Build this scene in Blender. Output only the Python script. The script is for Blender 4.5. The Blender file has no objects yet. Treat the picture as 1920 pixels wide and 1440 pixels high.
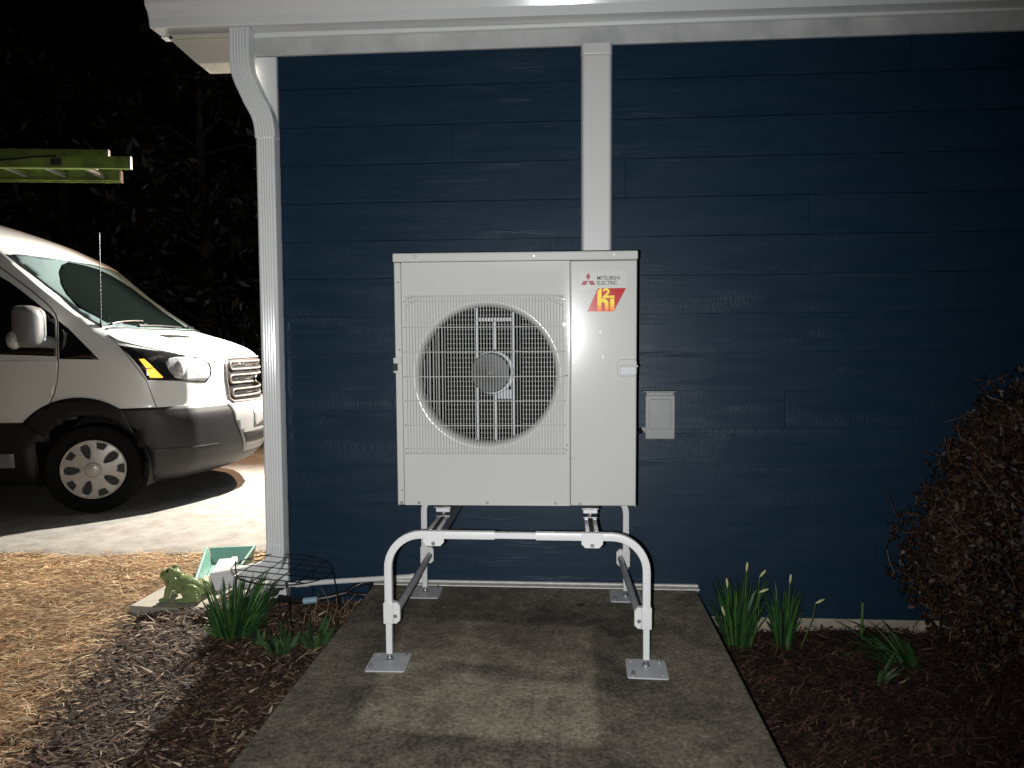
import bpy, bmesh, math, random
import numpy as np
from mathutils import Vector, Matrix
from mathutils.bvhtree import BVHTree
R = math.radians
rnd = random.Random(7)
rng = np.random.default_rng(11)
sc = bpy.context.scene
col = sc.collection

# ------------------------------------------------------------------ camera
cam = bpy.data.cameras.new('camera'); cam_o = bpy.data.objects.new('camera', cam); col.objects.link(cam_o)
cam.sensor_width = 36.0; cam.lens = 36.0*1387/1920; cam.clip_start = .05; cam.clip_end = 400
yaw, pitch, roll = R(4.16), R(3.24), R(-.33)
fw = Vector((-math.sin(yaw)*math.cos(pitch), math.cos(yaw)*math.cos(pitch), -math.sin(pitch)))
rt = Vector((math.cos(yaw), math.sin(yaw), 0)); up = rt.cross(fw)
rt, up = rt*math.cos(roll)+up*math.sin(roll), up*math.cos(roll)-rt*math.sin(roll)
m = Matrix((rt, up, -fw)).transposed().to_4x4(); m.translation = (0, -3.42, 1.134)
cam_o.matrix_world = m
sc.camera = cam_o

# ------------------------------------------------------------------ night sky and lights
w = bpy.data.worlds.new('World'); sc.world = w; w.use_nodes = True
nt = w.node_tree; bg = nt.nodes['Background']
sky = nt.nodes.new('ShaderNodeTexSky'); sky.sky_type = 'NISHITA'; sky.sun_disc = False
sky.sun_elevation = R(-6); sky.sun_rotation = R(200)
nt.links.new(sky.outputs[0], bg.inputs[0]); bg.inputs[1].default_value = .012

def spot(name, loc, target, power, color, size, blend, radius):
    l = bpy.data.lights.new(name, 'SPOT'); o = bpy.data.objects.new(name, l); col.objects.link(o)
    l.energy = power; l.color = color; l.spot_size = R(size); l.spot_blend = blend; l.shadow_soft_size = radius
    o.location = loc
    o.rotation_euler = (Vector(target)-Vector(loc)).to_track_quat('-Z', 'Y').to_euler()
    return o
# the flash of the camera phone, a few centimetres beside the lens
spot('phone_flash', (-.05, -3.43, 1.12), (-.36, 0, .90), 300, (.975, .99, 1), 101, 1.0, .006)
# the twin flood lights on the gable wall round the corner that light the drive
spot('flood_light', (-1.78, 3.3, 2.35), (-2.5, .1, -.1), 1680, (1, .965, .89), 140, .4, .03)
spot('flood_light_warm', (-1.72, 4.3, 2.45), (-3.2, 1.6, -.1), 420, (1, .60, .36), 130, .4, .03)

sc.view_settings.view_transform = 'Standard'; sc.view_settings.look = 'None'
sc.view_settings.gamma = 1; sc.view_settings.use_curve_mapping = False
sc.view_settings.exposure = 0.0
sc.cycles.use_denoising = True
sc.cycles.max_bounces = 8
sc.cycles.sample_clamp_indirect = 6

# ------------------------------------------------------------------ materials
def mat(name, base, rough=.5, metal=0., spec=.5, noise=None, bump=None, emit=None, attr=False, coat=0., sheen=None):
    """noise=(scale, amount, second colour or None); bump=(scale, strength, distance)"""
    M = bpy.data.materials.new(name); M.use_nodes = True
    n = M.node_tree.nodes; L = M.node_tree.links; b = n['Principled BSDF']
    b.inputs['Base Color'].default_value = (*base, 1); b.inputs['Roughness'].default_value = rough
    b.inputs['Metallic'].default_value = metal; b.inputs['Specular IOR Level'].default_value = spec
    b.inputs['Coat Weight'].default_value = coat
    if attr:
        a = n.new('ShaderNodeAttribute'); a.attribute_name = 'tint'; L.new(a.outputs['Color'], b.inputs['Base Color'])
    if noise:
        tc = n.new('ShaderNodeTexCoord'); nz = n.new('ShaderNodeTexNoise'); nz.inputs['Scale'].default_value = noise[0]
        nz.inputs['Detail'].default_value = 8; nz.inputs['Roughness'].default_value = .65
        L.new(tc.outputs['Object'], nz.inputs['Vector'])
        rp = n.new('ShaderNodeValToRGB'); L.new(nz.outputs['Fac'], rp.inputs['Fac'])
        rp.color_ramp.elements[0].position = .32; rp.color_ramp.elements[1].position = .68
        c2 = noise[2] if len(noise) > 2 and noise[2] else tuple(c*(1-noise[1]) for c in base)
        rp.color_ramp.elements[0].color = (*c2, 1); rp.color_ramp.elements[1].color = (*base, 1)
        L.new(rp.outputs[0], b.inputs['Base Color'])
    if bump:
        tc = n.new('ShaderNodeTexCoord'); nz = n.new('ShaderNodeTexNoise'); nz.inputs['Scale'].default_value = bump[0]
        nz.inputs['Detail'].default_value = 5
        L.new(tc.outputs['Object'], nz.inputs['Vector'])
        bp = n.new('ShaderNodeBump'); bp.inputs['Strength'].default_value = bump[1]; bp.inputs['Distance'].default_value = bump[2]
        L.new(nz.outputs['Fac'], bp.inputs['Height']); L.new(bp.outputs[0], b.inputs['Normal'])
    if emit:
        b.inputs['Emission Color'].default_value = (*emit[0], 1); b.inputs['Emission Strength'].default_value = emit[1]
    return M

def node(M, kind, **kw):
    x = M.node_tree.nodes.new(kind)
    for k, v in kw.items(): setattr(x, k, v)
    return x

def siding_material():
    M = mat('navy_siding_paint', (.014, .027, .047), rough=.36, spec=.23)
    n = M.node_tree.nodes; L = M.node_tree.links; b = n['Principled BSDF']
    tc = node(M, 'ShaderNodeTexCoord'); oi = node(M, 'ShaderNodeObjectInfo')
    off = node(M, 'ShaderNodeVectorMath', operation='ADD')
    sep = node(M, 'ShaderNodeCombineXYZ')
    mul = node(M, 'ShaderNodeMath', operation='MULTIPLY'); mul.inputs[1].default_value = 37
    L.new(oi.outputs['Random'], mul.inputs[0]); L.new(mul.outputs[0], sep.inputs[0]); L.new(mul.outputs[0], sep.inputs[1])
    L.new(tc.outputs['Object'], off.inputs[0]); L.new(sep.outputs[0], off.inputs[1])
    def nz(sx, sz, scale, detail=4, rough=.6, dist=0):
        mp = node(M, 'ShaderNodeMapping'); mp.inputs['Scale'].default_value = (sx, 1, sz)
        L.new(off.outputs[0], mp.inputs['Vector'])
        t = node(M, 'ShaderNodeTexNoise'); t.inputs['Scale'].default_value = scale; t.inputs['Detail'].default_value = detail
        t.inputs['Roughness'].default_value = rough; t.inputs['Distortion'].default_value = dist
        L.new(mp.outputs[0], t.inputs['Vector']); return t.outputs['Fac']
    def ramp(src, a, c):
        r = node(M, 'ShaderNodeMapRange'); r.inputs['From Min'].default_value = a; r.inputs['From Max'].default_value = c
        L.new(src, r.inputs['Value']); return r.outputs[0]
    def op(o, a, c):
        x = node(M, 'ShaderNodeMath', operation=o)
        for i, s in enumerate((a, c)):
            if isinstance(s, (int, float)): x.inputs[i].default_value = s
            else: L.new(s, x.inputs[i])
        return x.outputs[0]
    # combed vertical stipple in patches
    comb = ramp(nz(14, 2.2, 16, 3), .45, .72); combm = ramp(nz(1, 5, 2.2, 2), .48, .62)
    # rising cathedral grain along the board, also only in places
    mpw = node(M, 'ShaderNodeMapping'); mpw.inputs['Scale'].default_value = (1.5, 1, 15)
    L.new(off.outputs[0], mpw.inputs['Vector'])
    wv = node(M, 'ShaderNodeTexWave', bands_direction='Z'); wv.inputs['Scale'].default_value = 3.2; wv.inputs['Distortion'].default_value = 9
    wv.inputs['Detail'].default_value = 3; wv.inputs['Detail Scale'].default_value = 1.2; L.new(mpw.outputs[0], wv.inputs['Vector'])
    gm = ramp(nz(1, 9, 1.7, 2), .56, .68)
    grain = op('MULTIPLY', wv.outputs['Fac'], gm)
    brush = nz(1, 22, 6, 5, .6)
    fine = nz(1, 1, 260, 2, .5)
    speck = ramp(nz(1, 1, 95, 1, .4), .70, .78)
    h = op('ADD', op('MULTIPLY', op('MULTIPLY', comb, combm), .8), op('MULTIPLY', grain, .8))
    h = op('ADD', h, op('MULTIPLY', brush, .16)); h = op('ADD', h, op('MULTIPLY', fine, .12)); h = op('ADD', h, op('MULTIPLY', op('MULTIPLY', speck, combm), .5))
    bp = node(M, 'ShaderNodeBump'); bp.inputs['Strength'].default_value = .5; bp.inputs['Distance'].default_value = .0012
    L.new(h, bp.inputs['Height']); L.new(bp.outputs[0], b.inputs['Normal'])
    rr = ramp(nz(1, 12, 3, 4), .3, .7); r2 = node(M, 'ShaderNodeMapRange'); r2.inputs['To Min'].default_value = .36; r2.inputs['To Max'].default_value = .50
    L.new(rr, r2.inputs['Value']); L.new(r2.outputs[0], b.inputs['Roughness'])
    mx = node(M, 'ShaderNodeMix', data_type='RGBA'); mx.inputs[6].default_value = (.0058, .0205, .0410, 1); mx.inputs[7].default_value = (.0085, .0255, .0470, 1)
    L.new(ramp(nz(1, 4, 2, 5), .3, .7), mx.inputs[0]); L.new(mx.outputs[2], b.inputs['Base Color'])
    return M

def pad_material():
    M = mat('weathered_concrete', (.2, .18, .15), rough=.85, spec=.25)
    n = M.node_tree.nodes; L = M.node_tree.links; b = n['Principled BSDF']
    tc = node(M, 'ShaderNodeTexCoord')
    def nz(scale, detail=6, rough=.65, vec=None):
        t = node(M, 'ShaderNodeTexNoise'); t.inputs['Scale'].default_value = scale; t.inputs['Detail'].default_value = detail
        t.inputs['Roughness'].default_value = rough; L.new(vec or tc.outputs['Object'], t.inputs['Vector']); return t.outputs['Fac']
    def op(o, a, c=None, d=None):
        x = node(M, 'ShaderNodeMath', operation=o)
        for i, s in enumerate((a, c, d)):
            if s is None: continue
            if isinstance(s, (int, float)): x.inputs[i].default_value = s
            else: L.new(s, x.inputs[i])
        return x.outputs[0]
    def rmp(v, a, c, t0=0., t1=1.):
        r = node(M, 'ShaderNodeMapRange'); r.inputs[1].default_value = a; r.inputs[2].default_value = c
        r.inputs[3].default_value = t0; r.inputs[4].default_value = t1; r.interpolation_type = 'SMOOTHSTEP'; L.new(v, r.inputs[0]); return r.outputs[0]
    sx = node(M, 'ShaderNodeSeparateXYZ'); L.new(tc.outputs['Object'], sx.inputs[0])
    big = nz(3.2, 8, .6); mid = nz(17, 9, .75); fine = nz(70, 4, .7); pit = nz(160, 2, .5)
    wob = op('MULTIPLY', op('SUBTRACT', nz(6, 5), .5), .06)
    # clean patch left by something that stood on the slab (rounded rectangle)
    dx = op('SUBTRACT', op('ABSOLUTE', op('ADD', sx.outputs[0], .272)), .36); dy = op('SUBTRACT', op('ABSOLUTE', op('ADD', op('ADD', sx.outputs[1], .955), op('MULTIPLY', sx.outputs[0], .085))), .43)
    d = op('ADD', op('MAXIMUM', dx, dy), wob)
    clean = op('MULTIPLY', rmp(d, -.012, .014, 1, 0), rmp(sx.outputs[1], -.85, -.55, 1, .25))
    # grime band around it, and a smear across it
    grime = op('MULTIPLY', rmp(d, .0, .03), rmp(d, .08, .34, 1, 0))
    sy = op('ADD', op('ABSOLUTE', op('ADD', op('ADD', sx.outputs[1], .985), op('MULTIPLY', sx.outputs[0], .18))), op('MULTIPLY', wob, .6))
    smear = op('MULTIPLY', rmp(sy, .012, .06, 1, 0), rmp(op('ABSOLUTE', op('ADD', sx.outputs[0], .21)), .2, .34, 1, 0))
    v = op('ADD', op('MULTIPLY', rmp(big, .35, .65), .26), op('MULTIPLY', rmp(mid, .35, .68), .30))
    v = op('ADD', v, op('MULTIPLY', rmp(fine, .3, .7), .40))
    v = op('ADD', v, op('MULTIPLY', clean, .17)); v = op('SUBTRACT', v, op('MULTIPLY', grime, .15)); v = op('SUBTRACT', v, op('MULTIPLY', smear, .20))
    v = op('SUBTRACT', v, op('MULTIPLY', rmp(pit, .60, .72), .26)); v = op('SUBTRACT', v, op('MULTIPLY', rmp(nz(34, 5, .8), .55, .75), .22)); v = op('ADD', v, op('MULTIPLY', rmp(nz(120, 2, .5), .66, .76), .20))
    rp = node(M, 'ShaderNodeValToRGB'); L.new(v, rp.inputs[0]); e = rp.color_ramp.elements
    e[0].position = .12; e[0].color = (.052, .046, .037, 1); e[1].position = 1.0; e[1].color = (.40, .345, .255, 1)
    k = rp.color_ramp.elements.new(.52); k.color = (.165, .142, .107, 1)
    L.new(rp.outputs[0], b.inputs['Base Color'])
    bp = node(M, 'ShaderNodeBump'); bp.inputs['Strength'].default_value = .5; bp.inputs['Distance'].default_value = .003
    L.new(op('ADD', op('MULTIPLY', fine, .6), op('MULTIPLY', pit, .5)), bp.inputs['Height']); L.new(bp.outputs[0], b.inputs['Normal'])
    return M

MT = {
 'siding': siding_material(), 'pad': pad_material(),
 'sheath': mat('lap_shade_sheathing', (.003, .007, .012), .9, spec=.1),  # wall core near black: lap shadow lines and gap dirt put into the colour
 'trim': mat('white_trim_paint', (.76, .77, .76), .42, noise=(9, .05)),
 'gutter': mat('white_aluminium', (.80, .81, .80), .15, noise=(6, .05)),
 'frieze': mat('brushed_primer_frieze', (.60, .60, .59), .6, noise=(5.5, .2, (.38, .385, .38))),
 'soffit': mat('cream_soffit', (.62, .58, .48), .5, noise=(12, .06)),
 'found': mat('concrete_foundation', (.42, .36, .27), .85, noise=(14, .4, (.22, .19, .15)), bump=(60, .4, .003)),
 'roof': mat('asphalt_shingle', (.05, .05, .05), .9, noise=(40, .5)),
 'sill': mat('flaking_white_sill', (.72, .70, .66), .6, noise=(26, .3, (.56, .53, .49))),
 'cover': mat('white_pvc_cover', (.70, .69, .68), .34),
 'unit': mat('ivory_powder_coat', (.49, .484, .458), .16, spec=.5, noise=(2.2, .03), bump=(900, .05, .0004)),
 'unit_in': mat('black_interior', (.004, .004, .004), .8, spec=.1),
 'fin': mat('coil_fins', (.006, .006, .006), .7, spec=.1),
 'tube': mat('coil_tube', (.16, .16, .16), .5, metal=.2),
 'bracket': mat('galvanised_bracket', (.40, .42, .44), .5, metal=.1, noise=(30, .15)),
 'hub': mat('grey_fan_hub', (.035, .035, .037), .5),
 'screw': mat('screw_steel', (.30, .30, .29), .4, metal=.6),
 'hole': mat('dark_hole', (.02, .02, .02), .8),
 'sticker': mat('clear_label', (.515, .508, .475), .16),
 'logo_pink': mat('logo_diamond_ink', (.30, .065, .085), .2, spec=.25),
 'logo_grey': mat('lettering_ink', (.05, .05, .055), .5, spec=.2),
 'logo_red': mat('red_badge_ink', (.42, .003, .005), .2, spec=.35),
 'stand': mat('white_powder_steel', (.66, .66, .65), .36, noise=(20, .04)),
 'plate': mat('grey_plate', (.46, .465, .48), .45, noise=(18, .08)),
 'zinc': mat('zinc_steel', (.50, .50, .51), .32, metal=.85, noise=(35, .2)),
 'alu': mat('dull_aluminium', (.42, .42, .43), .38, metal=.15, noise=(20, .2)),
 'rubber': mat('black_rubber', (.012, .012, .012), .6),
 'box': mat('grey_enclosure', (.30, .305, .30), .38, noise=(15, .06)),
 'pvc': mat('white_pvc_pipe', (.66, .65, .62), .35),
 'blackplastic': mat('black_plastic', (.010, .010, .011), .38),
 'blue_label': mat('pale_blue_label', (.25, .38, .45), .5),
 'blackwire': mat('black_coated_wire', (.010, .010, .011), .4),
 'teal': mat('teal_plastic', (.20, .42, .35), .45, noise=(14, .15)),
 'whiteplastic': mat('white_plastic', (.72, .71, .68), .4),
 'stone': mat('concrete_paver', (.42, .39, .32), .9, noise=(18, .25), bump=(80, .4, .002)),
 'frog': mat('green_glaze', (.25, .31, .13), .10, spec=.6, noise=(16, .25, (.18, .24, .09)), coat=.5),
 'frog_eye': mat('black_glaze', (.01, .01, .01), .08),
 'straw': mat('dormant_straw', (.4, .3, .18), .75, attr=True, spec=.25),
 'chips': mat('bark_chips', (.1, .06, .04), .8, attr=True, spec=.3),
 'leafm': mat('leaf_blades', (.05, .12, .03), .5, attr=True, spec=.3),
 'petal': mat('cream_bud', (.48, .46, .22), .5),
 'lawn': mat('dormant_lawn_soil', (.22, .125, .06), .95, noise=(18, .5, (.10, .06, .032)), bump=(90, .8, .012), spec=.1),
 'mulch': mat('dark_mulch_soil', (.040, .021, .013), .95, noise=(30, .6, (.014, .008, .006)), bump=(70, 1, .015), spec=.15),
 'drive': mat('pale_asphalt', (.33, .315, .285), .92, noise=(7, .4, (.21, .195, .172)), bump=(160, .8, .006), spec=.2),
 'van_white': mat('white_van_paint', (.70, .70, .68), .26, coat=.5, noise=(2.5, .06)),
 'van_clad': mat('charcoal_bumper_plastic', (.007, .007, .0075), .5, noise=(9, .25), bump=(500, .15, .0008)),
 'van_grey': mat('silver_grey_plastic', (.20, .20, .195), .5, noise=(6, .1)),
 'mirror': mat('dark_grey_plastic', (.15, .15, .15), .45),
 'glass_dark': mat('dark_side_glass', (.006, .007, .008), .06, spec=.6),
 'glass_dirty': mat('dusty_windscreen', (.13, .18, .18), .30, spec=.5, noise=(3.5, .25)),
 'glass_clean': mat('wiped_windscreen', (.004, .006, .0055), .05, spec=.5),
 'seal': mat('black_seal', (.008, .008, .008), .6),
 'tyre': mat('tyre_rubber', (.003, .003, .003), .85, spec=.2, noise=(30, .3)),
 'cap': mat('grey_wheel_cover', (.44, .42, .38), .34, metal=.25, noise=(16, .25)),
 'chrome': mat('chrome', (.70, .70, .70), .12, metal=1),
 'grille': mat('dull_grille_bar', (.24, .20, .18), .4, metal=.3),
 'amber': mat('amber_lens_flash_glow', (.80, .27, .01), .15, emit=((1, .50, .06), 1.7)),  # emission put in for the flash thrown back by the amber lens
 'lamp': mat('clear_headlamp', (.55, .56, .56), .15, metal=.1, noise=(16, .5, (.24, .245, .25))),
 'lamp_dark': mat('headlamp_housing', (.014, .014, .015), .15),
 'ladder': mat('green_fibreglass', (.20, .29, .055), .45, noise=(6, .5, (.08, .115, .03))),
 'bark': mat('tree_bark', (.06, .05, .035), .9, noise=(20, .4)),
 'leaf': mat('tree_leaf', (.05, .06, .02), .5, attr=True),
 'twig_tan': mat('dry_stem', (.20, .13, .08), .7),
 'deadleaf': mat('dead_leaf', (.035, .02, .014), .7),
 'leafd': mat('shrub_leaf', (.05, .03, .015), .55, attr=True, spec=.35),
 'twig': mat('shrub_twig', (.12, .08, .05), .7, attr=True),
}

# ------------------------------------------------------------------ mesh helpers
class MB:
    def __init__(self): self.v = []; self.f = []; self.mi = []
    def add(self, vs, fs, mi=0):
        o = len(self.v); self.v += [tuple(p) for p in vs]; self.f += [tuple(i+o for i in f) for f in fs]; self.mi += [mi]*len(fs); return self
    def box(self, a, b, mi=0):
        (x0, y0, z0), (x1, y1, z1) = a, b
        return self.add([(x0,y0,z0),(x1,y0,z0),(x1,y1,z0),(x0,y1,z0),(x0,y0,z1),(x1,y0,z1),(x1,y1,z1),(x0,y1,z1)],
            [(0,3,2,1),(4,5,6,7),(0,1,5,4),(1,2,6,5),(2,3,7,6),(3,0,4,7)], mi)
    def loft(self, rings, cap=True, closed=True, mi=0):
        n = len(rings[0]); vs = [p for r in rings for p in r]; fs = []
        for i in range(len(rings)-1):
            for j in range(n if closed else n-1):
                k = (j+1) % n; fs.append((i*n+j, i*n+k, (i+1)*n+k, (i+1)*n+j))
        if cap and closed:
            fs.append(tuple(range(n-1, -1, -1))); fs.append(tuple((len(rings)-1)*n+j for j in range(n)))
        return self.add(vs, fs, mi)
    def tube(self, pts, r, seg=8, cap=True, mi=0):
        P = [Vector(p) for p in pts]; rings = []
        rad = r if isinstance(r, (list, tuple)) else [r]*len(P)
        t0 = (P[1]-P[0]).normalized(); u = t0.orthogonal().normalized()
        for i, p in enumerate(P):
            t = (P[min(i+1, len(P)-1)]-P[max(i-1, 0)]).normalized()
            u = (u - t*u.dot(t)).normalized(); v = t.cross(u)
            rings.append([p+(u*math.cos(a)+v*math.sin(a))*rad[i] for a in [2*math.pi*k/seg for k in range(seg)]])
        return self.loft(rings, cap, mi=mi)
    def sweep(self, pts, prof, ref, mi=0, cap=True):
        """prof: list of (a,b); a along side = t x ref, b along ref-ish"""
        P = [Vector(p) for p in pts]; rings = []; ref = Vector(ref)
        for i, p in enumerate(P):
            t = (P[min(i+1, len(P)-1)]-P[max(i-1, 0)]).normalized()
            s = t.cross(ref).normalized(); q = s.cross(t).normalized()
            rings.append([p+s*a+q*b for a, b in prof])
        return self.loft(rings, cap, mi=mi)
    def prism(self, poly, y0, y1, mi=0):
        """poly in (x,z), extruded along y"""
        n = len(poly); vs = [(x, y0, z) for x, z in poly]+[(x, y1, z) for x, z in poly]
        fs = [tuple(range(n)), tuple(range(2*n-1, n-1, -1))]+[(j, j+n, (j+1) % n+n, (j+1) % n) for j in range(n)]
        return self.add(vs, fs, mi)
    def prismx(self, poly, x0, x1, mi=0):
        """poly in (y,z), extruded along x"""
        n = len(poly); vs = [(x0, y, z) for y, z in poly]+[(x1, y, z) for y, z in poly]
        fs = [tuple(range(n)), tuple(range(2*n-1, n-1, -1))]+[(j, j+n, (j+1) % n+n, (j+1) % n) for j in range(n)]
        return self.add(vs, fs, mi)
    def prismz(self, poly, z0, z1, mi=0):
        n = len(poly); vs = [(x, y, z0) for x, y in poly]+[(x, y, z1) for x, y in poly]
        fs = [tuple(range(n-1, -1, -1)), tuple(range(n, 2*n))]+[(j, (j+1) % n, (j+1) % n+n, j+n) for j in range(n)]
        return self.add(vs, fs, mi)
    def cyl(self, a, b, r, seg=12, mi=0, r2=None):
        return self.tube([a, b], [r, r if r2 is None else r2], seg, mi=mi)
    def ell(self, c, r, seg=14, ring=8, rot=None, mi=0):
        vs = []; fs = []
        for i in range(ring+1):
            th = math.pi*i/ring
            for j in range(seg):
                ph = 2*math.pi*j/seg
                p = Vector((r[0]*math.sin(th)*math.cos(ph), r[1]*math.sin(th)*math.sin(ph), r[2]*math.cos(th)))
                if rot: p = rot @ p
                vs.append(p+Vector(c))
        for i in range(ring):
            for j in range(seg):
                k = (j+1) % seg; fs.append((i*seg+j, (i+1)*seg+j, (i+1)*seg+k, i*seg+k))
        return self.add(vs, fs, mi)
    def build(self, name, mats, parent=None, smooth=False, bevel=0, bseg=2, fix=True, weld=False):
        me = bpy.data.meshes.new(name); me.from_pydata(self.v, [], self.f)
        if not isinstance(mats, (list, tuple)): mats = [mats]
        for x in mats: me.materials.append(MT[x] if isinstance(x, str) else x)
        me.polygons.foreach_set('material_index', self.mi)
        if fix or weld:
            b = bmesh.new(); b.from_mesh(me)
            if weld: bmesh.ops.remove_doubles(b, verts=b.verts, dist=1e-5)
            bmesh.ops.recalc_face_normals(b, faces=b.faces); b.to_mesh(me); b.free()
        o = bpy.data.objects.new(name, me); col.objects.link(o)
        if parent: o.parent = parent
        if smooth:
            me.polygons.foreach_set('use_smooth', [True]*len(me.polygons))
            try: me.set_sharp_from_angle(angle=R(40))
            except Exception: pass
        if bevel:
            md = o.modifiers.new('bevel', 'BEVEL'); md.width = bevel; md.segments = bseg; md.limit_method = 'ANGLE'; md.angle_limit = R(35)
            me.polygons.foreach_set('use_smooth', [True]*len(me.polygons))
            try: me.set_sharp_from_angle(angle=R(50))
            except Exception: pass
        return o

def tag(o, label, cat=None, group=None, kind=None):
    o['label'] = label
    if cat: o['category'] = cat
    if group: o['group'] = group
    if kind: o['kind'] = kind
    return o
def empty(name, loc=(0, 0, 0), rz=0):
    o = bpy.data.objects.new(name, None); col.objects.link(o); o.location = loc; o.rotation_euler = (0, 0, rz); o.empty_display_size = .05; return o
def share(o, parent, loc=None, name=None):
    c = o.copy(); col.objects.link(c); c.parent = parent
    if loc is not None: c.location = loc
    return c
def rrect(w, h, r, n=4):
    """rounded rectangle centred on 0"""
    P = []
    for cx, cy, a0 in ((w/2-r, h/2-r, 0), (-w/2+r, h/2-r, 90), (-w/2+r, -h/2+r, 180), (w/2-r, -h/2+r, 270)):
        for k in range(n+1):
            a = R(a0+90*k/n); P.append((cx+r*math.cos(a), cy+r*math.sin(a)))
    return P
def arc(cx, cz, r, a0, a1, n=10):
    return [(cx+r*math.cos(R(a0+(a1-a0)*k/n)), cz+r*math.sin(R(a0+(a1-a0)*k/n))) for k in range(n+1)]
def raw(name, V, F, material, tint=None, parent=None, smooth=False):
    """fast mesh from numpy: V (n,3), F (m,k); tint per face (m,3)"""
    me = bpy.data.meshes.new(name); n, k = F.shape
    me.vertices.add(len(V)); me.vertices.foreach_set('co', V.astype(np.float32).ravel())
    me.loops.add(n*k); me.loops.foreach_set('vertex_index', F.astype(np.int32).ravel())
    me.polygons.add(n); me.polygons.foreach_set('loop_start', np.arange(0, n*k, k, dtype=np.int32))
    me.update(calc_edges=True)
    if tint is not None:
        a = me.attributes.new('tint', 'FLOAT_COLOR', 'FACE')
        a.data.foreach_set('color', np.concatenate([tint, np.ones((n, 1))], 1).astype(np.float32).ravel())
    if smooth: me.polygons.foreach_set('use_smooth', [True]*n)
    me.materials.append(MT[material]); o = bpy.data.objects.new(name, me); col.objects.link(o)
    if parent: o.parent = parent
    return o
def text_mesh(name, body, size, material, parent, x, z, y, xscale=1., bold=0., depth=.0003):
    cu = bpy.data.curves.new(name, 'FONT'); cu.body = body; cu.size = size; cu.extrude = depth; cu.offset = bold; cu.space_character = .92
    t = bpy.data.objects.new(name, cu); col.objects.link(t)
    dg = bpy.context.evaluated_depsgraph_get(); me = bpy.data.meshes.new_from_object(t.evaluated_get(dg))
    bpy.data.objects.remove(t); bpy.data.curves.remove(cu)
    for v in me.vertices: a, b, c = v.co; v.co = (x+a*xscale, y-c, z+b)
    me.materials.clear(); me.materials.append(MT[material])
    o = bpy.data.objects.new(name, me); col.objects.link(o); o.parent = parent; return o

# ------------------------------------------------------------------ ground
def smooth01(x): x = np.clip(x, 0, 1); return x*x*(3-2*x)
def ground_z(x, y):
    x = np.asarray(x, float); y = np.asarray(y, float)
    z = -.145 - .075*smooth01((x+.7)/1.2)
    return z + .006*np.sin(x*5.1+y*3.7)*np.cos(y*4.3-x*1.3)*(np.abs(x) < 6)
xs = np.unique(np.concatenate([np.linspace(-120, -8, 20), np.linspace(-8, 6, 141), np.linspace(6, 120, 20)]))
ys = np.unique(np.concatenate([np.linspace(-60, -5, 12), np.linspace(-5, 10, 151), np.linspace(10, 160, 24)]))
X, Y = np.meshgrid(xs, ys, indexing='ij'); V = np.stack([X, Y, ground_z(X, Y)], -1).reshape(-1, 3)
ny = len(ys); ii, jj = np.meshgrid(np.arange(len(xs)-1), np.arange(ny-1), indexing='ij')
a = (ii*ny+jj).ravel(); Fq = np.stack([a, a+ny, a+ny+1, a+1], -1)
o = raw('lawn', V, Fq, 'lawn', smooth=True); tag(o, 'brown dormant lawn soil left of the house', kind='structure')

def edge_y(x):           # near edge of the drive
    return .80+.10*smooth01((x+3.0)/1.6)*1.6+.018*np.sin(x*7)+.012*np.sin(x*17+1)
xs = np.linspace(-14, 4, 181); V = []; Fq = []
far = 9.0
for i, x in enumerate(xs):
    e = float(edge_y(np.array(x)))
    for j, t in enumerate((0, .004, .02, .1, .3, .6, 1)): V.append((x, e+(far-e)*t, -.130-.012*(j == 0)))
V = np.array(V); n = 7
a = np.array([i*n+j for i in range(len(xs)-1) for j in range(n-1)]); Fq = np.stack([a, a+n, a+n+1, a+1], -1)
o = raw('driveway', V, Fq, 'drive', smooth=True); tag(o, 'pale asphalt driveway under the white van', kind='structure')

def bed(name, poly, zf, label):
    """a mounded sheet with a grid inside a polygon given by x limits per y"""
    ys = np.linspace(poly['y0'], poly['y1'], 60); nx = 30; V = []
    for y in ys:
        xa, xb = poly['xa'](y), poly['xb'](y)
        for k in range(nx):
            x = xa+(xb-xa)*k/(nx-1); V.append((x, y, zf(x, y, k/(nx-1))+rnd.uniform(-.005, .005)))
    a = np.array([i*nx+j for i in range(59) for j in range(nx-1)]); F = np.stack([a, a+1, a+nx+1, a+nx], -1)
    o = raw(name, np.array(V), F, 'mulch', smooth=True); return tag(o, label, kind='structure')
def lawn_edge(y):        # lawn to mulch border, left bed
    return float(np.interp(y, [-4, -1.4, -1.13, -.95, -.74, -.45, -.02, .1], [-1.5, -1.66, -1.74, -1.80, -1.86, -1.96, -2.05, -2.06]))
bed('mulch_bed', dict(y0=-4.5, y1=.0, xa=lawn_edge, xb=lambda y: -.905), lambda x, y, t: -.150+.035*min(1, t*4), 'dark bark mulch bed left of the concrete pad')
bed('mulch_bed', dict(y0=-4.5, y1=-.01, xa=lambda y: .60, xb=lambda y: 5.), lambda x, y, t: -.198+.012*math.sin(x*6+y*5), 'dark bark mulch bed right of the concrete pad')

# concrete pad
b = MB(); b.prismz([(-.905, -.03), (-.912, -3.6), (.575, -3.6), (.597, -.03)], -.24, 0)
o = b.build('concrete_pad', 'pad', bevel=.008); tag(o, 'stained concrete pad under the outdoor unit', kind='structure')

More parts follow.
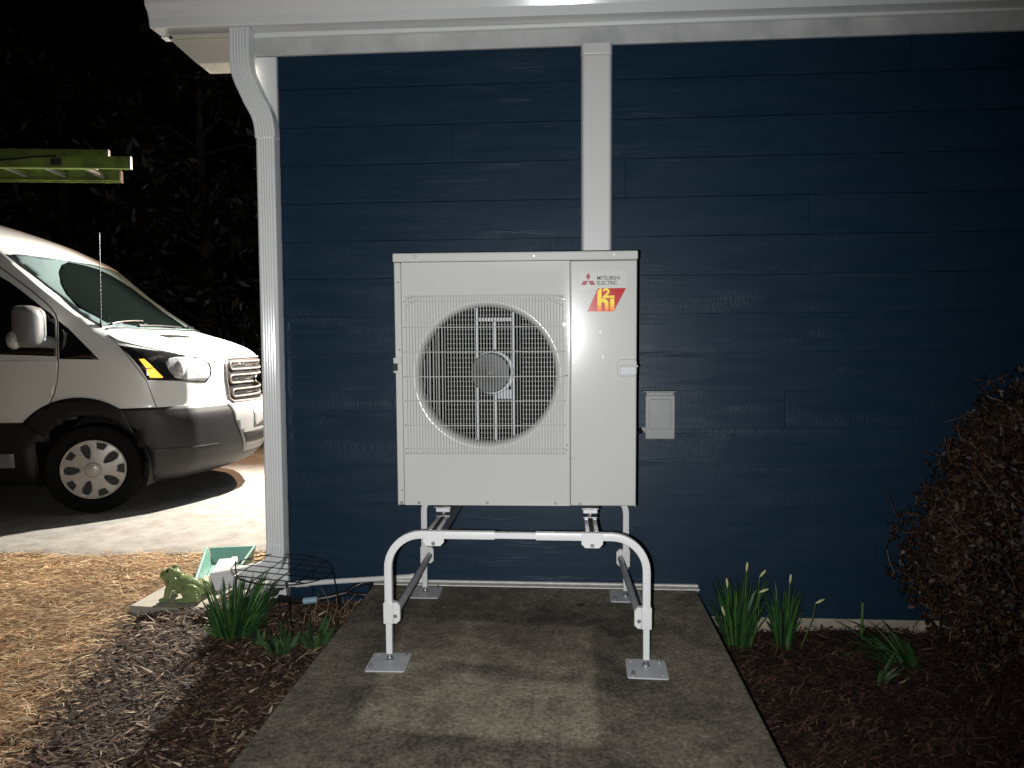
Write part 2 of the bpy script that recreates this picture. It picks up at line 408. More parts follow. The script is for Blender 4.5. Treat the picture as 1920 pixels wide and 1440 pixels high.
# ------------------------------------------------------------------ house
house = empty('house', (0, 0, -.2)); HZ = .2
tag(house, 'house with dark blue lap siding, white corner trim and white gutter', 'house')
def hb(mb, *a, **k):
    mb.v = [(x, y, z+HZ) for x, y, z in mb.v]; return mb.build(*a, **k)
WL, WR, WB = -1.325, 4.6, 9.0
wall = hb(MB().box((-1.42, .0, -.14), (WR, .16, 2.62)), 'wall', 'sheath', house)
hb(MB().box((-1.42, .165, -.14), (-1.30, WB, 2.62)), 'gable_wall', 'siding', house)
hb(MB().prismx([(.165, 2.625), (WB, 2.625), (WB/2, 4.7)], -1.42, -1.30), 'gable', 'siding', house)
hb(MB().box((-1.40, .004, -.45), (WR, .2, -.1405)), 'foundation', 'found', house, bevel=.004)
hb(MB().box((-1.40, .204, -.45), (-1.28, WB, -.1405)), 'foundation', 'found', house)
# siding boards, each its own piece: bottom edges at 2.301 - k * 0.174
joints = {0: [1.5], 1: [-.1+1.9], 2: [-.515], 3: [.268, 3.2], 4: [1.08], 5: [2.3], 6: [-.9+3.7], 7: [.62+1.5], 8: [3.4], 9: [.985], 10: [2.75], 11: [1.9], 12: [3.1], 13: [1.4], 14: [2.2], -1: [2.9]}
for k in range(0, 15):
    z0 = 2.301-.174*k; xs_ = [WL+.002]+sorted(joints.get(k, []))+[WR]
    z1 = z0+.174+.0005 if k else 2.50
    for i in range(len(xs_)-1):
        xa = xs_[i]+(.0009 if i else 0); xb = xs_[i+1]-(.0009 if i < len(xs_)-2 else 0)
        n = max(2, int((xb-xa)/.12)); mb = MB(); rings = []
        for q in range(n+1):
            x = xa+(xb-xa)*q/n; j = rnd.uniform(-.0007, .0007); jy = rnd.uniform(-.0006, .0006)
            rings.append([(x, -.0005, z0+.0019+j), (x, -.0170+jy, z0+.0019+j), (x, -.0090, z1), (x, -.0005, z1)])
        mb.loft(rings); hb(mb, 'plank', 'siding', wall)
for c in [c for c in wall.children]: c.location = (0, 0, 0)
# corner board, frieze, strip
hb(MB().box((-1.432, -.024, -.088), (-1.327, .0, 2.452)), 'corner_board', 'trim', house, bevel=.003)
hb(MB().box((-1.46, -.026, 2.455), (WR, .0, 2.552)), 'frieze_board', 'frieze', house, bevel=.003)
hb(MB().box((-1.60, -.052, 2.527), (WR, -.0265, 2.545)), 'drip_strip', 'trim', house, bevel=.004)
hb(MB().box((-1.86, -.044, 2.546), (WR, .0, 2.72)), 'fascia', 'trim', house)
# boxed rake return at the eave end
ret = hb(MB().prism([(-1.80, 2.545), (-1.665, 2.425), (-1.437, 2.425), (-1.437, 2.545)], -.075, .04), 'eave_return', 'soffit', house)
mb = MB()
for (p, q) in (((-1.815, 2.548), (-1.668, 2.417)), ((-1.668, 2.417), (-1.437, 2.417)), ((-1.80, 2.530), (-1.437, 2.530))):
    d = Vector((q[0]-p[0], 0, q[1]-p[1])).normalized(); s = Vector((d.z, 0, -d.x))*.009
    mb.prism([(p[0]+s.x, p[1]+s.z), (q[0]+s.x, q[1]+s.z), (q[0]-s.x, q[1]-s.z), (p[0]-s.x, p[1]-s.z)], -.088, .045)
hb(mb, 'return_moulding', 'soffit', ret, bevel=.002)
hb(MB().prismx([(.05, 2.55), (WB/2, 4.78), (WB/2, 4.90), (-.02, 2.72), (.0, 2.60)], -1.80, -1.425), 'rake_soffit', 'soffit', house)
hb(MB().prismx([(-.10, 2.70), (WB/2, 4.95), (WB+.2, 2.70), (WB+.2, 2.75), (WB/2, 5.02), (-.10, 2.75)], -1.86, WR), 'roof', 'roof', house)
# gutter: K-style profile in (y,z), open on top
prof = [(-.046, 2.700), (-.046, 2.546), (-.128, 2.546), (-.133, 2.552), (-.138, 2.585), (-.150, 2.612), (-.168, 2.630), (-.173, 2.640), (-.173, 2.690), (-.166, 2.694), (-.160, 2.690)]
mb = MB(); N = 30; rings = []
for i in range(N+1):
    x = -1.858+(WR+1.858)*i/N; rings.append([(x, y, z-.0045*(x+1.8)/1+.008) for y, z in prof])
mb.loft(rings, cap=False, closed=False)
g = hb(mb, 'gutter', 'gutter', house, smooth=False, fix=False); md = g.modifiers.new('t', 'SOLIDIFY'); md.thickness = .0016; md.offset = 0
hb(MB().prismx([(-.05, 2.70), (-.05, 2.555), (-.131, 2.555), (-.136, 2.560), (-.141, 2.593), (-.153, 2.620), (-.171, 2.638), (-.176, 2.70)], -1.8625, -1.8595), 'gutter_end_cap', 'gutter', g)
# downspout with ribs
def ribbed(w_, d_, r=.008, nr=5, amp=.0022):
    P = rrect(w_, d_, r, 3); out = []
    # ribs on the two long faces (y = +-d/2)
    def face(sgn):
        q = []
        n = nr*4
        for k in range(n+1):
            x = (-(w_/2-r-.004)+(w_-2*r-.008)*k/n)*(-1 if sgn > 0 else 1)
            q.append((x, sgn*(d_/2)-sgn*amp*(.5-.5*math.cos(2*math.pi*k/4))))
        return q
    top = [p for p in P[:4]]; lf = [p for p in P[4:8]]; bl = P[8:12]; br = P[12:16]
    return top+face(1)+lf+bl+face(-1)+br
dpf = ribbed(.084, .064)
def dsweep(pts, pf):
    """profile: x stays along the bend plane (x/z), y across"""
    mb = MB(); P = [Vector(p) for p in pts]; rings = []
    for i, p in enumerate(P):
        t = (P[min(i+1, len(P)-1)]-P[max(i-1, 0)]); t.y = 0; t.normalize()
        s = Vector((-t.z, 0, t.x))
        rings.append([p+s*a_+Vector((0, b_, 0)) for a_, b_ in pf])
    mb.loft(rings); return mb
dsp = hb(dsweep([(-1.361, -.060, 2.10), (-1.361, -.060, .155)], dpf), 'downspout', 'gutter', house)
def bez(p0, p1, p2, p3, n=14):
    p0, p1, p2, p3 = map(Vector, (p0, p1, p2, p3))
    return [p0*(1-t)**3+p1*3*t*(1-t)**2+p2*3*t*t*(1-t)+p3*t**3 for t in [k/n for k in range(n+1)]]
dpf2 = [(a_*1.05, b_*1.06) for a_, b_ in dpf]
p1 = [(-1.458, -.090, 2.549), (-1.460, -.090, 2.46)]+bez((-1.460, -.090, 2.42), (-1.460, -.088, 2.345), (-1.435, -.084, 2.31), (-1.418, -.078, 2.265), 8)+bez((-1.412, -.077, 2.25), (-1.388, -.070, 2.195), (-1.363, -.064, 2.18), (-1.361, -.061, 2.07), 10)
hb(dsweep(p1, [(a_*1.13, b_*1.12) for a_, b_ in dpf]), 'elbow', 'gutter', dsp)
p2 = bez((-1.361, -.062, .19), (-1.361, -.064, .05), (-1.40, -.07, .06), (-1.66, -.085, .015), 18)
hb(dsweep(p2, dpf2), 'elbow', 'gutter', dsp)
# sill at the pad
sl = hb(MB().box((-.90, -.034, -.06), (.605, -.0175, .017)), 'sill_board', 'sill', house, bevel=.002)
hb(MB().box((-.90, -.074, .0035), (.605, -.0345, .010)), 'sill_flashing', 'sill', house, bevel=.002)

# ------------------------------------------------------------------ line cover
lc = empty('line_set_cover', (.139, 0, 1.0)); tag(lc, 'white vertical line set cover on the blue wall above the outdoor unit', 'pipe cover')
mb = MB(); pf = [(-.068, .0), (-.068, -.045), (-.058, -.062), (.058, -.062), (.068, -.045), (.068, .0)]
mb.loft([[(x, y-.0005, 0) for x, y in pf], [(x, y-.0005, 1.4) for x, y in pf]]); mb.build('channel', 'cover', lc, bevel=.006, bseg=3)
mb = MB(); mb.loft([[(x*1.012, y*1.02-.0005, 1.40) for x, y in pf], [(x*1.012, y*1.02-.0005, 1.452) for x, y in pf]]); mb.build('end_collar', 'cover', lc, bevel=.005, bseg=3)

# ------------------------------------------------------------------ outdoor unit
UX, UY, UZ = -.643, -.70, .517
unit = empty('heat_pump', (UX, UY, UZ)); unit.rotation_euler = (R(.85), 0, R(1.1))
tag(unit, 'large ivory outdoor heat pump unit with round fan grille on white stand', 'heat pump')
D = .33; XL, XR, ZB, ZT = .011, .902, .005, .946
FC = (.352, .495); FR = .252; RIM = .271
# cabinet shell: sides, back, bottom
mb = MB(); mb.box((XL+.001, .004, ZB), (XL+.004, D, ZT-.034)); mb.box((XR-.004, .004, ZB), (XR-.001, D, ZT-.034)); mb.box((XL+.004, .02, ZB), (XR-.004, D, ZB+.004))
mb.box((.66, .03, ZB+.0045), (.664, D, ZT-.035))
mb.build('cabinet', 'unit', unit)
MB().box((XL-.004, -.004, ZT-.033), (XR+.003, D+.004, ZT)).build('top_lid', 'unit', unit, bevel=.006, bseg=3)
# left edge strip and service panel
MB().box((XL, 0, ZB+.002), (.0365, .012, ZT-.0345)).build('corner_strip', 'unit', unit, bevel=.004)
sp = MB().box((.6600, 0, ZB+.002), (XR, .012, ZT-.0345)).build('service_panel', 'unit', unit, bevel=.0055, bseg=3)
MB().prism([(p+.795, q+.0175) for p, q in rrect(.19, .014, .006)], -.0022, .0005).build('panel_rib', 'unit', sp, bevel=.001)
# front panel with the round opening and the raised rim, square with a hole
mb = MB(); x0, x1, z0, z1 = .0385, .6575, ZB+.002, ZT-.0345; NS = 72
ring0 = []; ring1 = []
for k in range(NS):
    a_ = 2*math.pi*k/NS; c, s = math.cos(a_), math.sin(a_)
    tx = ((x1-FC[0])/c if c > 1e-9 else ((x0-FC[0])/c if c < -1e-9 else 1e9)); tz = ((z1-FC[1])/s if s > 1e-9 else ((z0-FC[1])/s if s < -1e-9 else 1e9))
    t = min(tx, tz); ring0.append((FC[0]+c*t, 0, FC[1]+s*t))
def cring(r, y): return [(FC[0]+r*math.cos(2*math.pi*k/NS), y, FC[1]+r*math.sin(2*math.pi*k/NS)) for k in range(NS)]
# put exact corners in
for cx, cz in ((x0, z0), (x1, z0), (x1, z1), (x0, z1)):
    k = min(range(NS), key=lambda q: (ring0[q][0]-cx)**2+(ring0[q][2]-cz)**2); ring0[k] = (cx, 0, cz)
mb.loft([[(p[0], .012, p[2]) for p in ring0], ring0, cring(RIM+.012, 0), cring(RIM+.004, -.0035), cring(RIM, -.004), cring(RIM-.005, -.002), cring(FR+.006, .012), cring(FR+.001, .026), cring(FR, .05), cring(FR+.002, .09)], cap=False)
mb.build('front_panel', 'unit', unit, smooth=True)
# dark chamber and coil
MB().box((XL+.006, D-.012, ZB+.006), (.658, D-.006, ZT-.04)).build('coil_back', 'unit_in', unit)
mb = MB()
for k in range(34):
    z = .06+k*.0245; mb.box((.06, D-.05, z), (.655, D-.045, z+.016))
c_ = mb.build('coil', 'fin', unit); c_['kind'] = 'stuff'
mb = MB()
for k in range(46):
    z = .05+k*.0192
    mb.box((.165, D-.062, z), (.445, D-.058, z+.0024)); mb.box((.470, D-.062, z), (.655, D-.058, z+.0024))
for k in range(7): mb.box((.05+.016*k, D-.14+k*.012, .05), (.055+.016*k, D-.135+k*.012, .90))
c_ = mb.build('coil_tubes', 'tube', unit); c_['kind'] = 'stuff'
# motor support
mb = MB()
for x, wd in ((.301, .013), (.444, .012)): mb.prismx([(.150, .03), (.170, .03), (.170, .90), (.150, .90)], x-wd/2, x+wd/2)
br = mb.build('motor_bracket', 'bracket', unit, bevel=.003)
mb = MB(); mb.box((.308, .160, .695), (.438, .166, .711)); mb.box((.362, .158, .585), (.377, .164, .695)); mb.box((.366, .158, .10), (.379, .164, .42)); mb.box((.380, .160, .392), (.437, .166, .430)); mb.box((.308, .160, .205), (.438, .166, .219))
mb.cyl((.363, .150, .497), (.363, .166, .497), .085, 40)
mb.build('motor_plate', 'bracket', br, bevel=.002)
hub = MB().loft([[(.357+r*math.cos(2*math.pi*k/40), y, .499+r*math.sin(2*math.pi*k/40)) for k in range(40)] for r, y in ((.076, .148), (.076, .092), (.072, .086), (.020, .083), (.012, .080))]).build('fan_hub', 'hub', unit, smooth=True)
MB().cyl((.357, .0785, .499), (.357, .076, .499), .004, 10).build('hub_screw', 'tube', hub)
# wire grille: every wire is a piece
gr = MB().add([(.052, -.034, .21), (.640, -.034, .21), (.640, -.030, .21), (.052, -.030, .21)], [(0, 1, 2, 3)])
gr = MB().tube([(.062, -.012, .778), (.085, -.036, .783), (.62, -.036, .783), (.636, -.012, .778)], .0022, 6).build('fan_grille', 'unit', unit, smooth=True)
vw = MB().tube([(0, -.006, .790), (0, -.028, .787), (0, -.036, .776), (0, -.0365, .500), (0, -.036, .216), (0, -.028, .207), (0, -.006, .204)], .0013, 5).build('wire', 'unit', gr, smooth=True)
for k in range(53):
    o = vw if k == 0 else share(vw, gr); o.location = (.060+k*(.571/52), 0, 0)
hw = MB().tube([(.048, -.004, 0), (.050, -.030, 0), (.058, -.0395, 0), (.345, -.041, 0), (.632, -.0395, 0), (.640, -.030, 0), (.642, -.004, 0)], .0015, 5).build('wire', 'unit', gr, smooth=True)
for k, z in enumerate((.766, .673, .583, .493, .403, .313, .226, .208)):
    o = hw if k == 0 else share(hw, gr); o.location = (0, 0, z)
MB().tube([(.058, -.010, .752), (.10, -.036, .770), (.14, -.040, .787), (.555, -.040, .787), (.59, -.036, .768), (.636, -.012, .746)], .0021, 5).build('wire', 'unit', gr, smooth=True)
for x, z in ((.058, .775), (.635, .771), (.058, .217), (.634, .218), (.638, .680)): MB().cyl((x, -.001, z), (x, -.007, z), .0075, 12).build('grille_clip', 'unit', gr, bevel=.001)
# screws and pips
for x, z in ((.092, .932), (.528, .930), (.818, .931)): MB().cyl((x, -.004, z), (x, -.0072, z), .0062, 12).build('screw', 'screw', unit, bevel=.001)
for x, z in ((.026, .016), (.092, .016), (.349, .017), (.604, .017), (.695, .015), (.672, .541), (.671, .182)): MB().cyl((x, .0005, z), (x, -.003, z), .0058, 12).build('screw', 'screw', unit, bevel=.001)
for x, z in ((.027, .839), (.028, .590), (.028, .064), (.647, .493), (.647, .235), (.646, .215)): MB().cyl((x, .0005, z), (x, -.0008, z), .0026, 8).build('rivet_hole', 'hole', unit)
# grab handles
mb = MB(); h0 = [(p+.866, q+.521) for p, q in rrect(.072, .064, .012)]
mb.prism(h0, -.006, .001)
hd = mb.build('grab_handle', 'unit', unit, bevel=.003)
MB().prism([(p+.870, q+.510) for p, q in rrect(.056, .030, .006)], -.0085, -.0055).build('handle_recess', 'plate', hd, bevel=.002)
MB().prism([(.838, .524), (.905, .524), (.905, .531), (.838, .531)], -.018, -.006).build('handle_lip', 'unit', hd, bevel=.002)
MB().prism([(p+.866, q+.484) for p, q in rrect(.026, .018, .008)], -.005, .0).build('handle_tab', 'unit', hd, bevel=.001)
hd = MB().box((.004, -.004, .540), (.034, .02, .562)).build('grab_handle', 'unit', unit, bevel=.003); MB().box((.004, -.004, .505), (.034, .02, .513)).build('handle_lip', 'unit', hd, bevel=.002); MB().box((.002, -.001, .5135), (.020, .02, .5395)).build('handle_recess', 'hole', hd)
# labels
st = MB().box((.694, -.0006, .807), (.864, -.0001, .873)).build('label_sticker', 'sticker', sp)
mb = MB()
for q in ([(.725, .867), (.7165, .8535), (.725, .840), (.7335, .8535)], [(.707, .838), (.7243, .838), (.7175, .823), (.699, .823)], [(.7257, .838), (.743, .838), (.751, .823), (.7325, .823)]): mb.prism(q, -.0012, -.0007)
mb.build('diamond_emblem', 'logo_pink', st)
text_mesh('lettering', 'MITSUBISHI', .0195, 'logo_grey', st, .7565, .8415, -.0009, xscale=.905, bold=.0001)
text_mesh('lettering', 'ELECTRIC', .0195, 'logo_grey', st, .7565, .8235, -.0009, xscale=.93, bold=.0001)
bd = MB().prism([(.761, .811), (.862, .811), (.818, .727), (.721, .727)], -.0007, -.0001).build('badge', 'logo_red', sp)
YM = mat('badge_yellow_ink', (.85, .62, .02), .4, spec=.25)
n_ = YM.node_tree.nodes; L_ = YM.node_tree.links; tc = n_.new('ShaderNodeTexCoord'); sp_ = n_.new('ShaderNodeSeparateXYZ'); L_.new(tc.outputs['Object'], sp_.inputs[0])
mr = n_.new('ShaderNodeMapRange'); mr.inputs[1].default_value = .727; mr.inputs[2].default_value = .768; L_.new(sp_.outputs[2], mr.inputs[0])
rp = n_.new('ShaderNodeValToRGB'); rp.color_ramp.elements[0].color = (.80, .10, .01, 1); rp.color_ramp.elements[1].color = (.82, .60, .015, 1); rp.color_ramp.elements[1].position = .75
L_.new(mr.outputs[0], rp.inputs[0]); L_.new(rp.outputs[0], n_['Principled BSDF'].inputs['Base Color'])
MT['badge_y'] = YM
Y0, Y1 = -.0013, -.0008
mb = MB(); mb.prism([(.7585, .7275), (.7735, .7275), (.7735, .8115), (.768, .8105), (.762, .804), (.7585, .796)], Y0, Y1)          # stem of the h
def band(cx, cz, r0, r1, a0, a1, n=10, sx=1.):
    return [(cx+sx*p, q) for p, q in [(x_-cx, z_) for x_, z_ in arc(cx, cz, r1, a0, a1, n)]]+[(cx+sx*(x_-cx), z_) for x_, z_ in arc(cx, cz, r0, a1, a0, n)]
A = arc(.7795, .7545, .0195, 90, 0, 8); B_ = arc(.7795, .7545, .0055, 0, 90, 6)
ps = [(.7737, .7735)]+A+[(.799, .7275), (.785, .7275)]+B_+[(.7737, .7605)]
mb.prism(ps, Y0, Y1)
mb.build('letter_h', 'badge_y', bd)
mb = MB(); mb.prism([(.804, .7275), (.820, .7275), (.820, .7725), (.804, .7725)], Y0, Y1); mb.prism([(.804, .7748), (.820, .7748), (.820, .7845), (.804, .7845)], Y0, Y1); mb.build('letter_i', 'badge_y', bd)
mb = MB()
o2 = arc(.7895, .7985, .0125, 170, -30, 10); i2 = arc(.7895, .7985, .0050, -30, 170, 8)
mb.prism(o2+i2, Y0, Y1)
mb.prism([(.8003, .7922), (.7938, .7960), (.7775, .7805), (.7775, .7755), (.7875, .7800)], Y0-.00005, Y1)
mb.prism([(.7775, .7752), (.8022, .7752), (.8022, .7845), (.7860, .7845)], Y0-.0001, Y1); mb.build('numeral', 'badge_y', bd)
# scuffs on the service panel
for x, z, h in ((.768, .648, .008), (.778, .555, .012)): MB().box((x, -.0004, z), (x+.002, -.0001, z+h)).build('scuff', 'screw', sp)

# ------------------------------------------------------------------ equipment stand
stand = empty('equipment_stand', (-.18, -.52, 0)); SO = Vector((-.18, -.52, 0))
tag(stand, 'white tubular steel stand with square foot plates under the outdoor unit', 'stand')
def sb(mb, *a, **k):
    mb.v = [(x-SO.x, y-SO.y, z) for x, y, z in mb.v]; return mb.build(*a, **k)
T = .0275
def frame(y, xl, xr, zt, zb, mid):
    r_ = .12 if y < -.5 else .085; c0 = [(xl, y, zb)]+[(x, y, z) for x, z in arc(xl+r_, zt-r_, r_, 180, 90, 10)]+[(mid[0], y, zt)]
    c1 = [(mid[1], y, zt)]+[(x, y, z) for x, z in arc(xr-r_, zt-r_, r_, 90, 0, 10)]+[(xr, y, zb)]
    pf = rrect(T, T, .004, 2)
    a = sb(MB().sweep(c0, pf, (0, 1, 0)), 'frame_tube', 'stand', stand, smooth=True)
    b_ = sb(MB().sweep(c1, pf, (0, 1, 0)), 'frame_tube', 'stand', stand, smooth=True)
    t2 = T-.006
    sb(MB().box((mid[0]-.05, y-t2/2, zt-t2/2), (mid[1]+.05, y+t2/2, zt+t2/2)), 'slide_bar', 'stand', stand, bevel=.003)
FY, RY = -.880, -.165; XLf, XRf = -.627, .277
for (y, xl, xr, zz, sg) in ((FY, XLf, XRf, .461, 1), (RY, -.636, .264, .461, -1)):
    frame(y, xl, xr, zz, .15, (-.248, -.104))
    for x, s in ((xl, 1), (xr, -1)):
        t2 = T-.005
        lg = sb(MB().box((x-t2/2, y-t2/2, .030), (x+t2/2, y+t2/2, .21)), 'leg', 'stand', stand, bevel=.003)
        # clamp sleeve with chamfered ear
        mb = MB(); mb.box((x-T/2-.004, y-T/2-.004, .141), (x+T/2+.004, y+T/2+.004, .218))
        sb(mb, 'clamp_sleeve', 'stand', stand, bevel=.003)
        e0 = x+s*(T/2+.0042); e1 = e0+s*.024
        sb(MB().prism([(e0, .218), (e1-s*.012, .218), (e1, .205), (e1, .155), (e1-s*.012, .143), (e0, .143)], y-T/2-.002, y+T/2-.004), 'clamp_ear', 'stand', stand, bevel=.002)
        sb(MB().cyl((e0+s*.009, y-T/2-.0022, .172), (e0+s*.009, y-T/2-.0085, .172), .0075, 6), 'bolt', 'zinc', stand, bevel=.001)
        # levelling foot and plate
        mb = MB(); mb.cyl((x, y, .006), (x, y, .034), .0055, 10); mb.cyl((x, y, .008), (x, y, .016), .0115, 6); mb.cyl((x, y, .0065), (x, y, .009), .014, 14)
        sb(mb, 'levelling_bolt', 'zinc', stand, smooth=False)
        a_ = R({(1, 1): 1.5, (1, -1): -1.5, (-1, 1): 1, (-1, -1): -1}[(sg, s)]); P = [(x+p*math.cos(a_)-q*math.sin(a_), y-.018*(sg > 0)+p*math.sin(a_)+q*math.cos(a_)) for p, q in rrect(.14, .15, .010, 3)]
        pl = sb(MB().prismz(P, .0012, .0065), 'base_plate', 'plate', stand, bevel=.0012)
        for dx, dy, kk in ((-.05, -.055, 1), (.05, .05, 1), (-.05, .05, 0), (.05, -.055, 0)):
            px_, py_ = x+dx, y-.018*(sg > 0)+dy
            mb = MB()
            if kk: mb.cyl((px_, py_, .0066), (px_, py_, .014), .0075, 6); mb.cyl((px_, py_, .0066), (px_, py_, .022), .0038, 8)
            else: mb.cyl((px_, py_, .0066), (px_, py_, .0072), .0045, 10)
            sb(mb, 'anchor_bolt' if kk else 'bolt_hole', 'zinc' if kk else 'sill', pl)
# side braces between the front and rear clamps
for x0_, x1_ in ((XLf+.024, -.636+.024), (XRf-.024, .264-.024)):
    sb(MB().tube([(x0_, FY+.012, .180), (x1_, RY-.012, .180)], .0135, 14), 'side_brace', 'alu', stand, smooth=True)
# rails with saddle brackets and vibration mounts
for x in (-.462, .090):
    mb = MB(); hw_ = .0225
    mb.box((x-hw_, FY-.005, .4765), (x-.008, RY+.02, .480)); mb.box((x+.008, FY-.005, .4765), (x+hw_, RY+.02, .480))
    mb.box((x-hw_, FY+.016, .437), (x-hw_+.003, RY-.016, .4762)); mb.box((x+hw_-.003, FY+.016, .437), (x+hw_, RY-.016, .4762)); mb.box((x-hw_+.0032, FY+.016, .437), (x+hw_-.0032, RY-.016, .440))
    sb(mb, 'rail', 'zinc', stand, bevel=.0012)
    for y, sg in ((FY, -1), (RY, 1)):
        yy = y+sg*(T/2+.0006)
        P = [(x-.037, .4763), (x+.037, .4763), (x+.037, .438), (x+.024, .424), (x-.024, .424), (x-.037, .438)]
        sb(MB().prism(P, yy, yy+sg*.0035), 'saddle_bracket', 'stand', stand, bevel=.001)
        sb(MB().cyl((x, yy+sg*.0036, .4345), (x, yy+sg*.010, .4345), .0075, 6), 'bolt', 'zinc', stand, bevel=.001)
    for y in (-.675, -.395):
        mb = MB(); mb.box((x-.027, y-.022, .4805), (x+.027, y+.022, .4845)); mb.cyl((x, y, .4846), (x, y, .496), .009, 6)
        sb(mb, 'mount_base', 'zinc', stand, bevel=.001)
        sb(MB().prismx([(y-.020, .4965), (y+.020, .4965), (y+.016, .513), (y-.016, .513)], x-.027, x+.027), 'vibration_mount', 'plate', stand, bevel=.003)
        sb(MB().prismx([(y-.026, .5135), (y+.026, .5135), (y+.026, .5185), (y-.026, .5185)], x-.032, x+.032), 'unit_foot', 'zinc', stand, bevel=.001)

# ------------------------------------------------------------------ disconnect box and whip
dbx = empty('disconnect_box', (.42, 0, .693)); tag(dbx, 'small grey electrical disconnect box on the blue wall', 'electrical box')
MB().box((-.058, -.056, .004), (.066, -.0005, .212)).build('enclosure', 'box', dbx, bevel=.003)
cv = MB().box((-.062, -.066, .0), (.070, -.057, .200)).build('cover', 'box', dbx, bevel=.004)
MB().prism([(p+.002, q+.113) for p, q in rrect(.098, .135, .010)], -.0705, -.0655).build('cover_panel', 'box', cv, bevel=.003)
MB().prism([(p+.002, q+.106) for p, q in rrect(.084, .112, .006)], -.0712, -.0704).build('panel_field', 'box', cv)
MB().box((-.072, -.072, .213), (.073, -.0005, .2175)).build('rain_hood', 'box', dbx, bevel=.0015)
mb = MB()
for i, (x, z) in enumerate(((-.030, .150), (-.010, .150), (.012, .150), (.034, .150), (-.018, .140), (-.003, .141), (.020, .141), (-.024, .131), (.0, .131), (.014, .130), (.036, .131))): mb.cyl((x, -.0711, z), (x, -.0728, z), .0022, 6)
mb.build('embossing', 'box', cv)
MB().box((-.004, -.070, -.006), (.014, -.050, .001)).build('latch', 'rubber', dbx, bevel=.001)
wh = empty('electrical_whip', (.30, -.05, .73)); tag(wh, 'short black flexible conduit between the outdoor unit and the grey box', 'conduit')
P = bez((.061, .0, .004), (.02, -.002, .0), (-.02, -.03, -.03), (-.035, -.20, .02), 20)
MB().tube(P, [.0115+.0014*(k % 2) for k in range(21)], 12).build('flexible_conduit', 'blackplastic', wh, smooth=True)
MB().cyl((.0605, 0, .004), (.042, 0, .004), .016, 6).build('fitting', 'alu', wh, bevel=.002)

# ------------------------------------------------------------------ pipe, shovel, plant hoop, splash block, stones, frog
pp = empty('drain_pipe', (-1.1, -.10, 0)); tag(pp, 'thin white plastic pipe running along the wall base', 'pipe')
mb = MB(); mb.tube([(-.43, -.015, -.008), (-.2, 0, .006), (0, .012, .020), (.385, .03, .045)], .0125, 12); mb.build('pipe_run', 'pvc', pp, smooth=True)
MB().tube([(.375, .029, .044), (.405, .032, .046), (.425, .033, .036), (.428, .033, .020)], .0155, 12).build('pipe_elbow', 'pvc', pp, smooth=True)
MB().tube([(-.16, .0015, .0085), (-.10, .006, .0125)], .0155, 12).build('pipe_coupling', 'pvc', pp, smooth=True)

sh = empty('shovel', (-1.20, -.16, -.08)); tag(sh, 'black shovel with a loop grip lying by the wall base', 'shovel')
MB().tube([(-.13, .03, .032), (-.02, .0, .030), (.10, .03, .040), (.19, .075, .052)], [.017, .0145, .013, .013], 12).build('shaft', 'blackplastic', sh, smooth=True)
MB().tube([(-.005, .0005, .0305), (.055, .014, .0345)], .0152, 12).build('shaft_label', 'blue_label', sh, smooth=True)
MB().tube([(.18, .07, .052), (.205, .095, .070), (.245, .115, .085), (.285, .110, .082), (.290, .085, .062), (.280, .062, .044), (.235, .060, .044), (.18, .066, .050)], .0105, 10).build('loop_grip', 'blackplastic', sh, smooth=True)
mb = MB(); nu, nv = 9, 8; vs = []
for i in range(nu):
    u_ = i/(nu-1)
    for j in range(nv):
        v_ = j/(nv-1)*2-1; wd = .115*(1-.55*max(0, .35-u_)/.35)
        p = Vector((-.13-.20*u_, .04+.03*u_+wd*v_, .030+.045*(1-abs(v_))*(1-u_)+.05*v_*v_*.6-.01*u_))
        vs.append(p)
mb.add(vs, [(i*nv+j, (i+1)*nv+j, (i+1)*nv+j+1, i*nv+j+1) for i in range(nu-1) for j in range(nv-1)])
bl = mb.build('blade', 'blackplastic', sh, smooth=True); md = bl.modifiers.new('t', 'SOLIDIFY'); md.thickness = .004

hp = empty('plant_support', (-1.255, -.27, -.14)); tag(hp, 'black wire grid plant support standing over the mulch by the downspout', 'plant support')
HZp = lambda x: .275-.09*x
ring = [(.215*math.cos(2*math.pi*k/40), .215*math.sin(2*math.pi*k/40), HZp(.215*math.cos(2*math.pi*k/40))) for k in range(41)]
MB().tube(ring, .0026, 6, cap=False).build('hoop', 'blackwire', hp, smooth=True)
for k in range(5):
    y = -.15+.075*k; x = math.sqrt(.215**2-y*y); MB().tube([(-x, y, HZp(-x)), (x, y, HZp(x))], .0018, 6).build('grid_wire', 'blackwire', hp)
for k in range(4):
    x = -.135+.09*k; y = math.sqrt(.215**2-x*x); MB().tube([(x-.01, -y, HZp(x)+.004), (x+.01, y, HZp(x)+.004)], .0018, 6).build('grid_wire', 'blackwire', hp)
for x, y, bx, by in ((-.215, .0, -.225, .02), (.09, -.195, .105, -.15), (.215, .03, .245, .10), (.06, .205, .07, .19)):
    MB().tube([(x, y, HZp(x)+.012), (bx, by, -.03)], .0030, 6).build('leg', 'blackwire', hp)

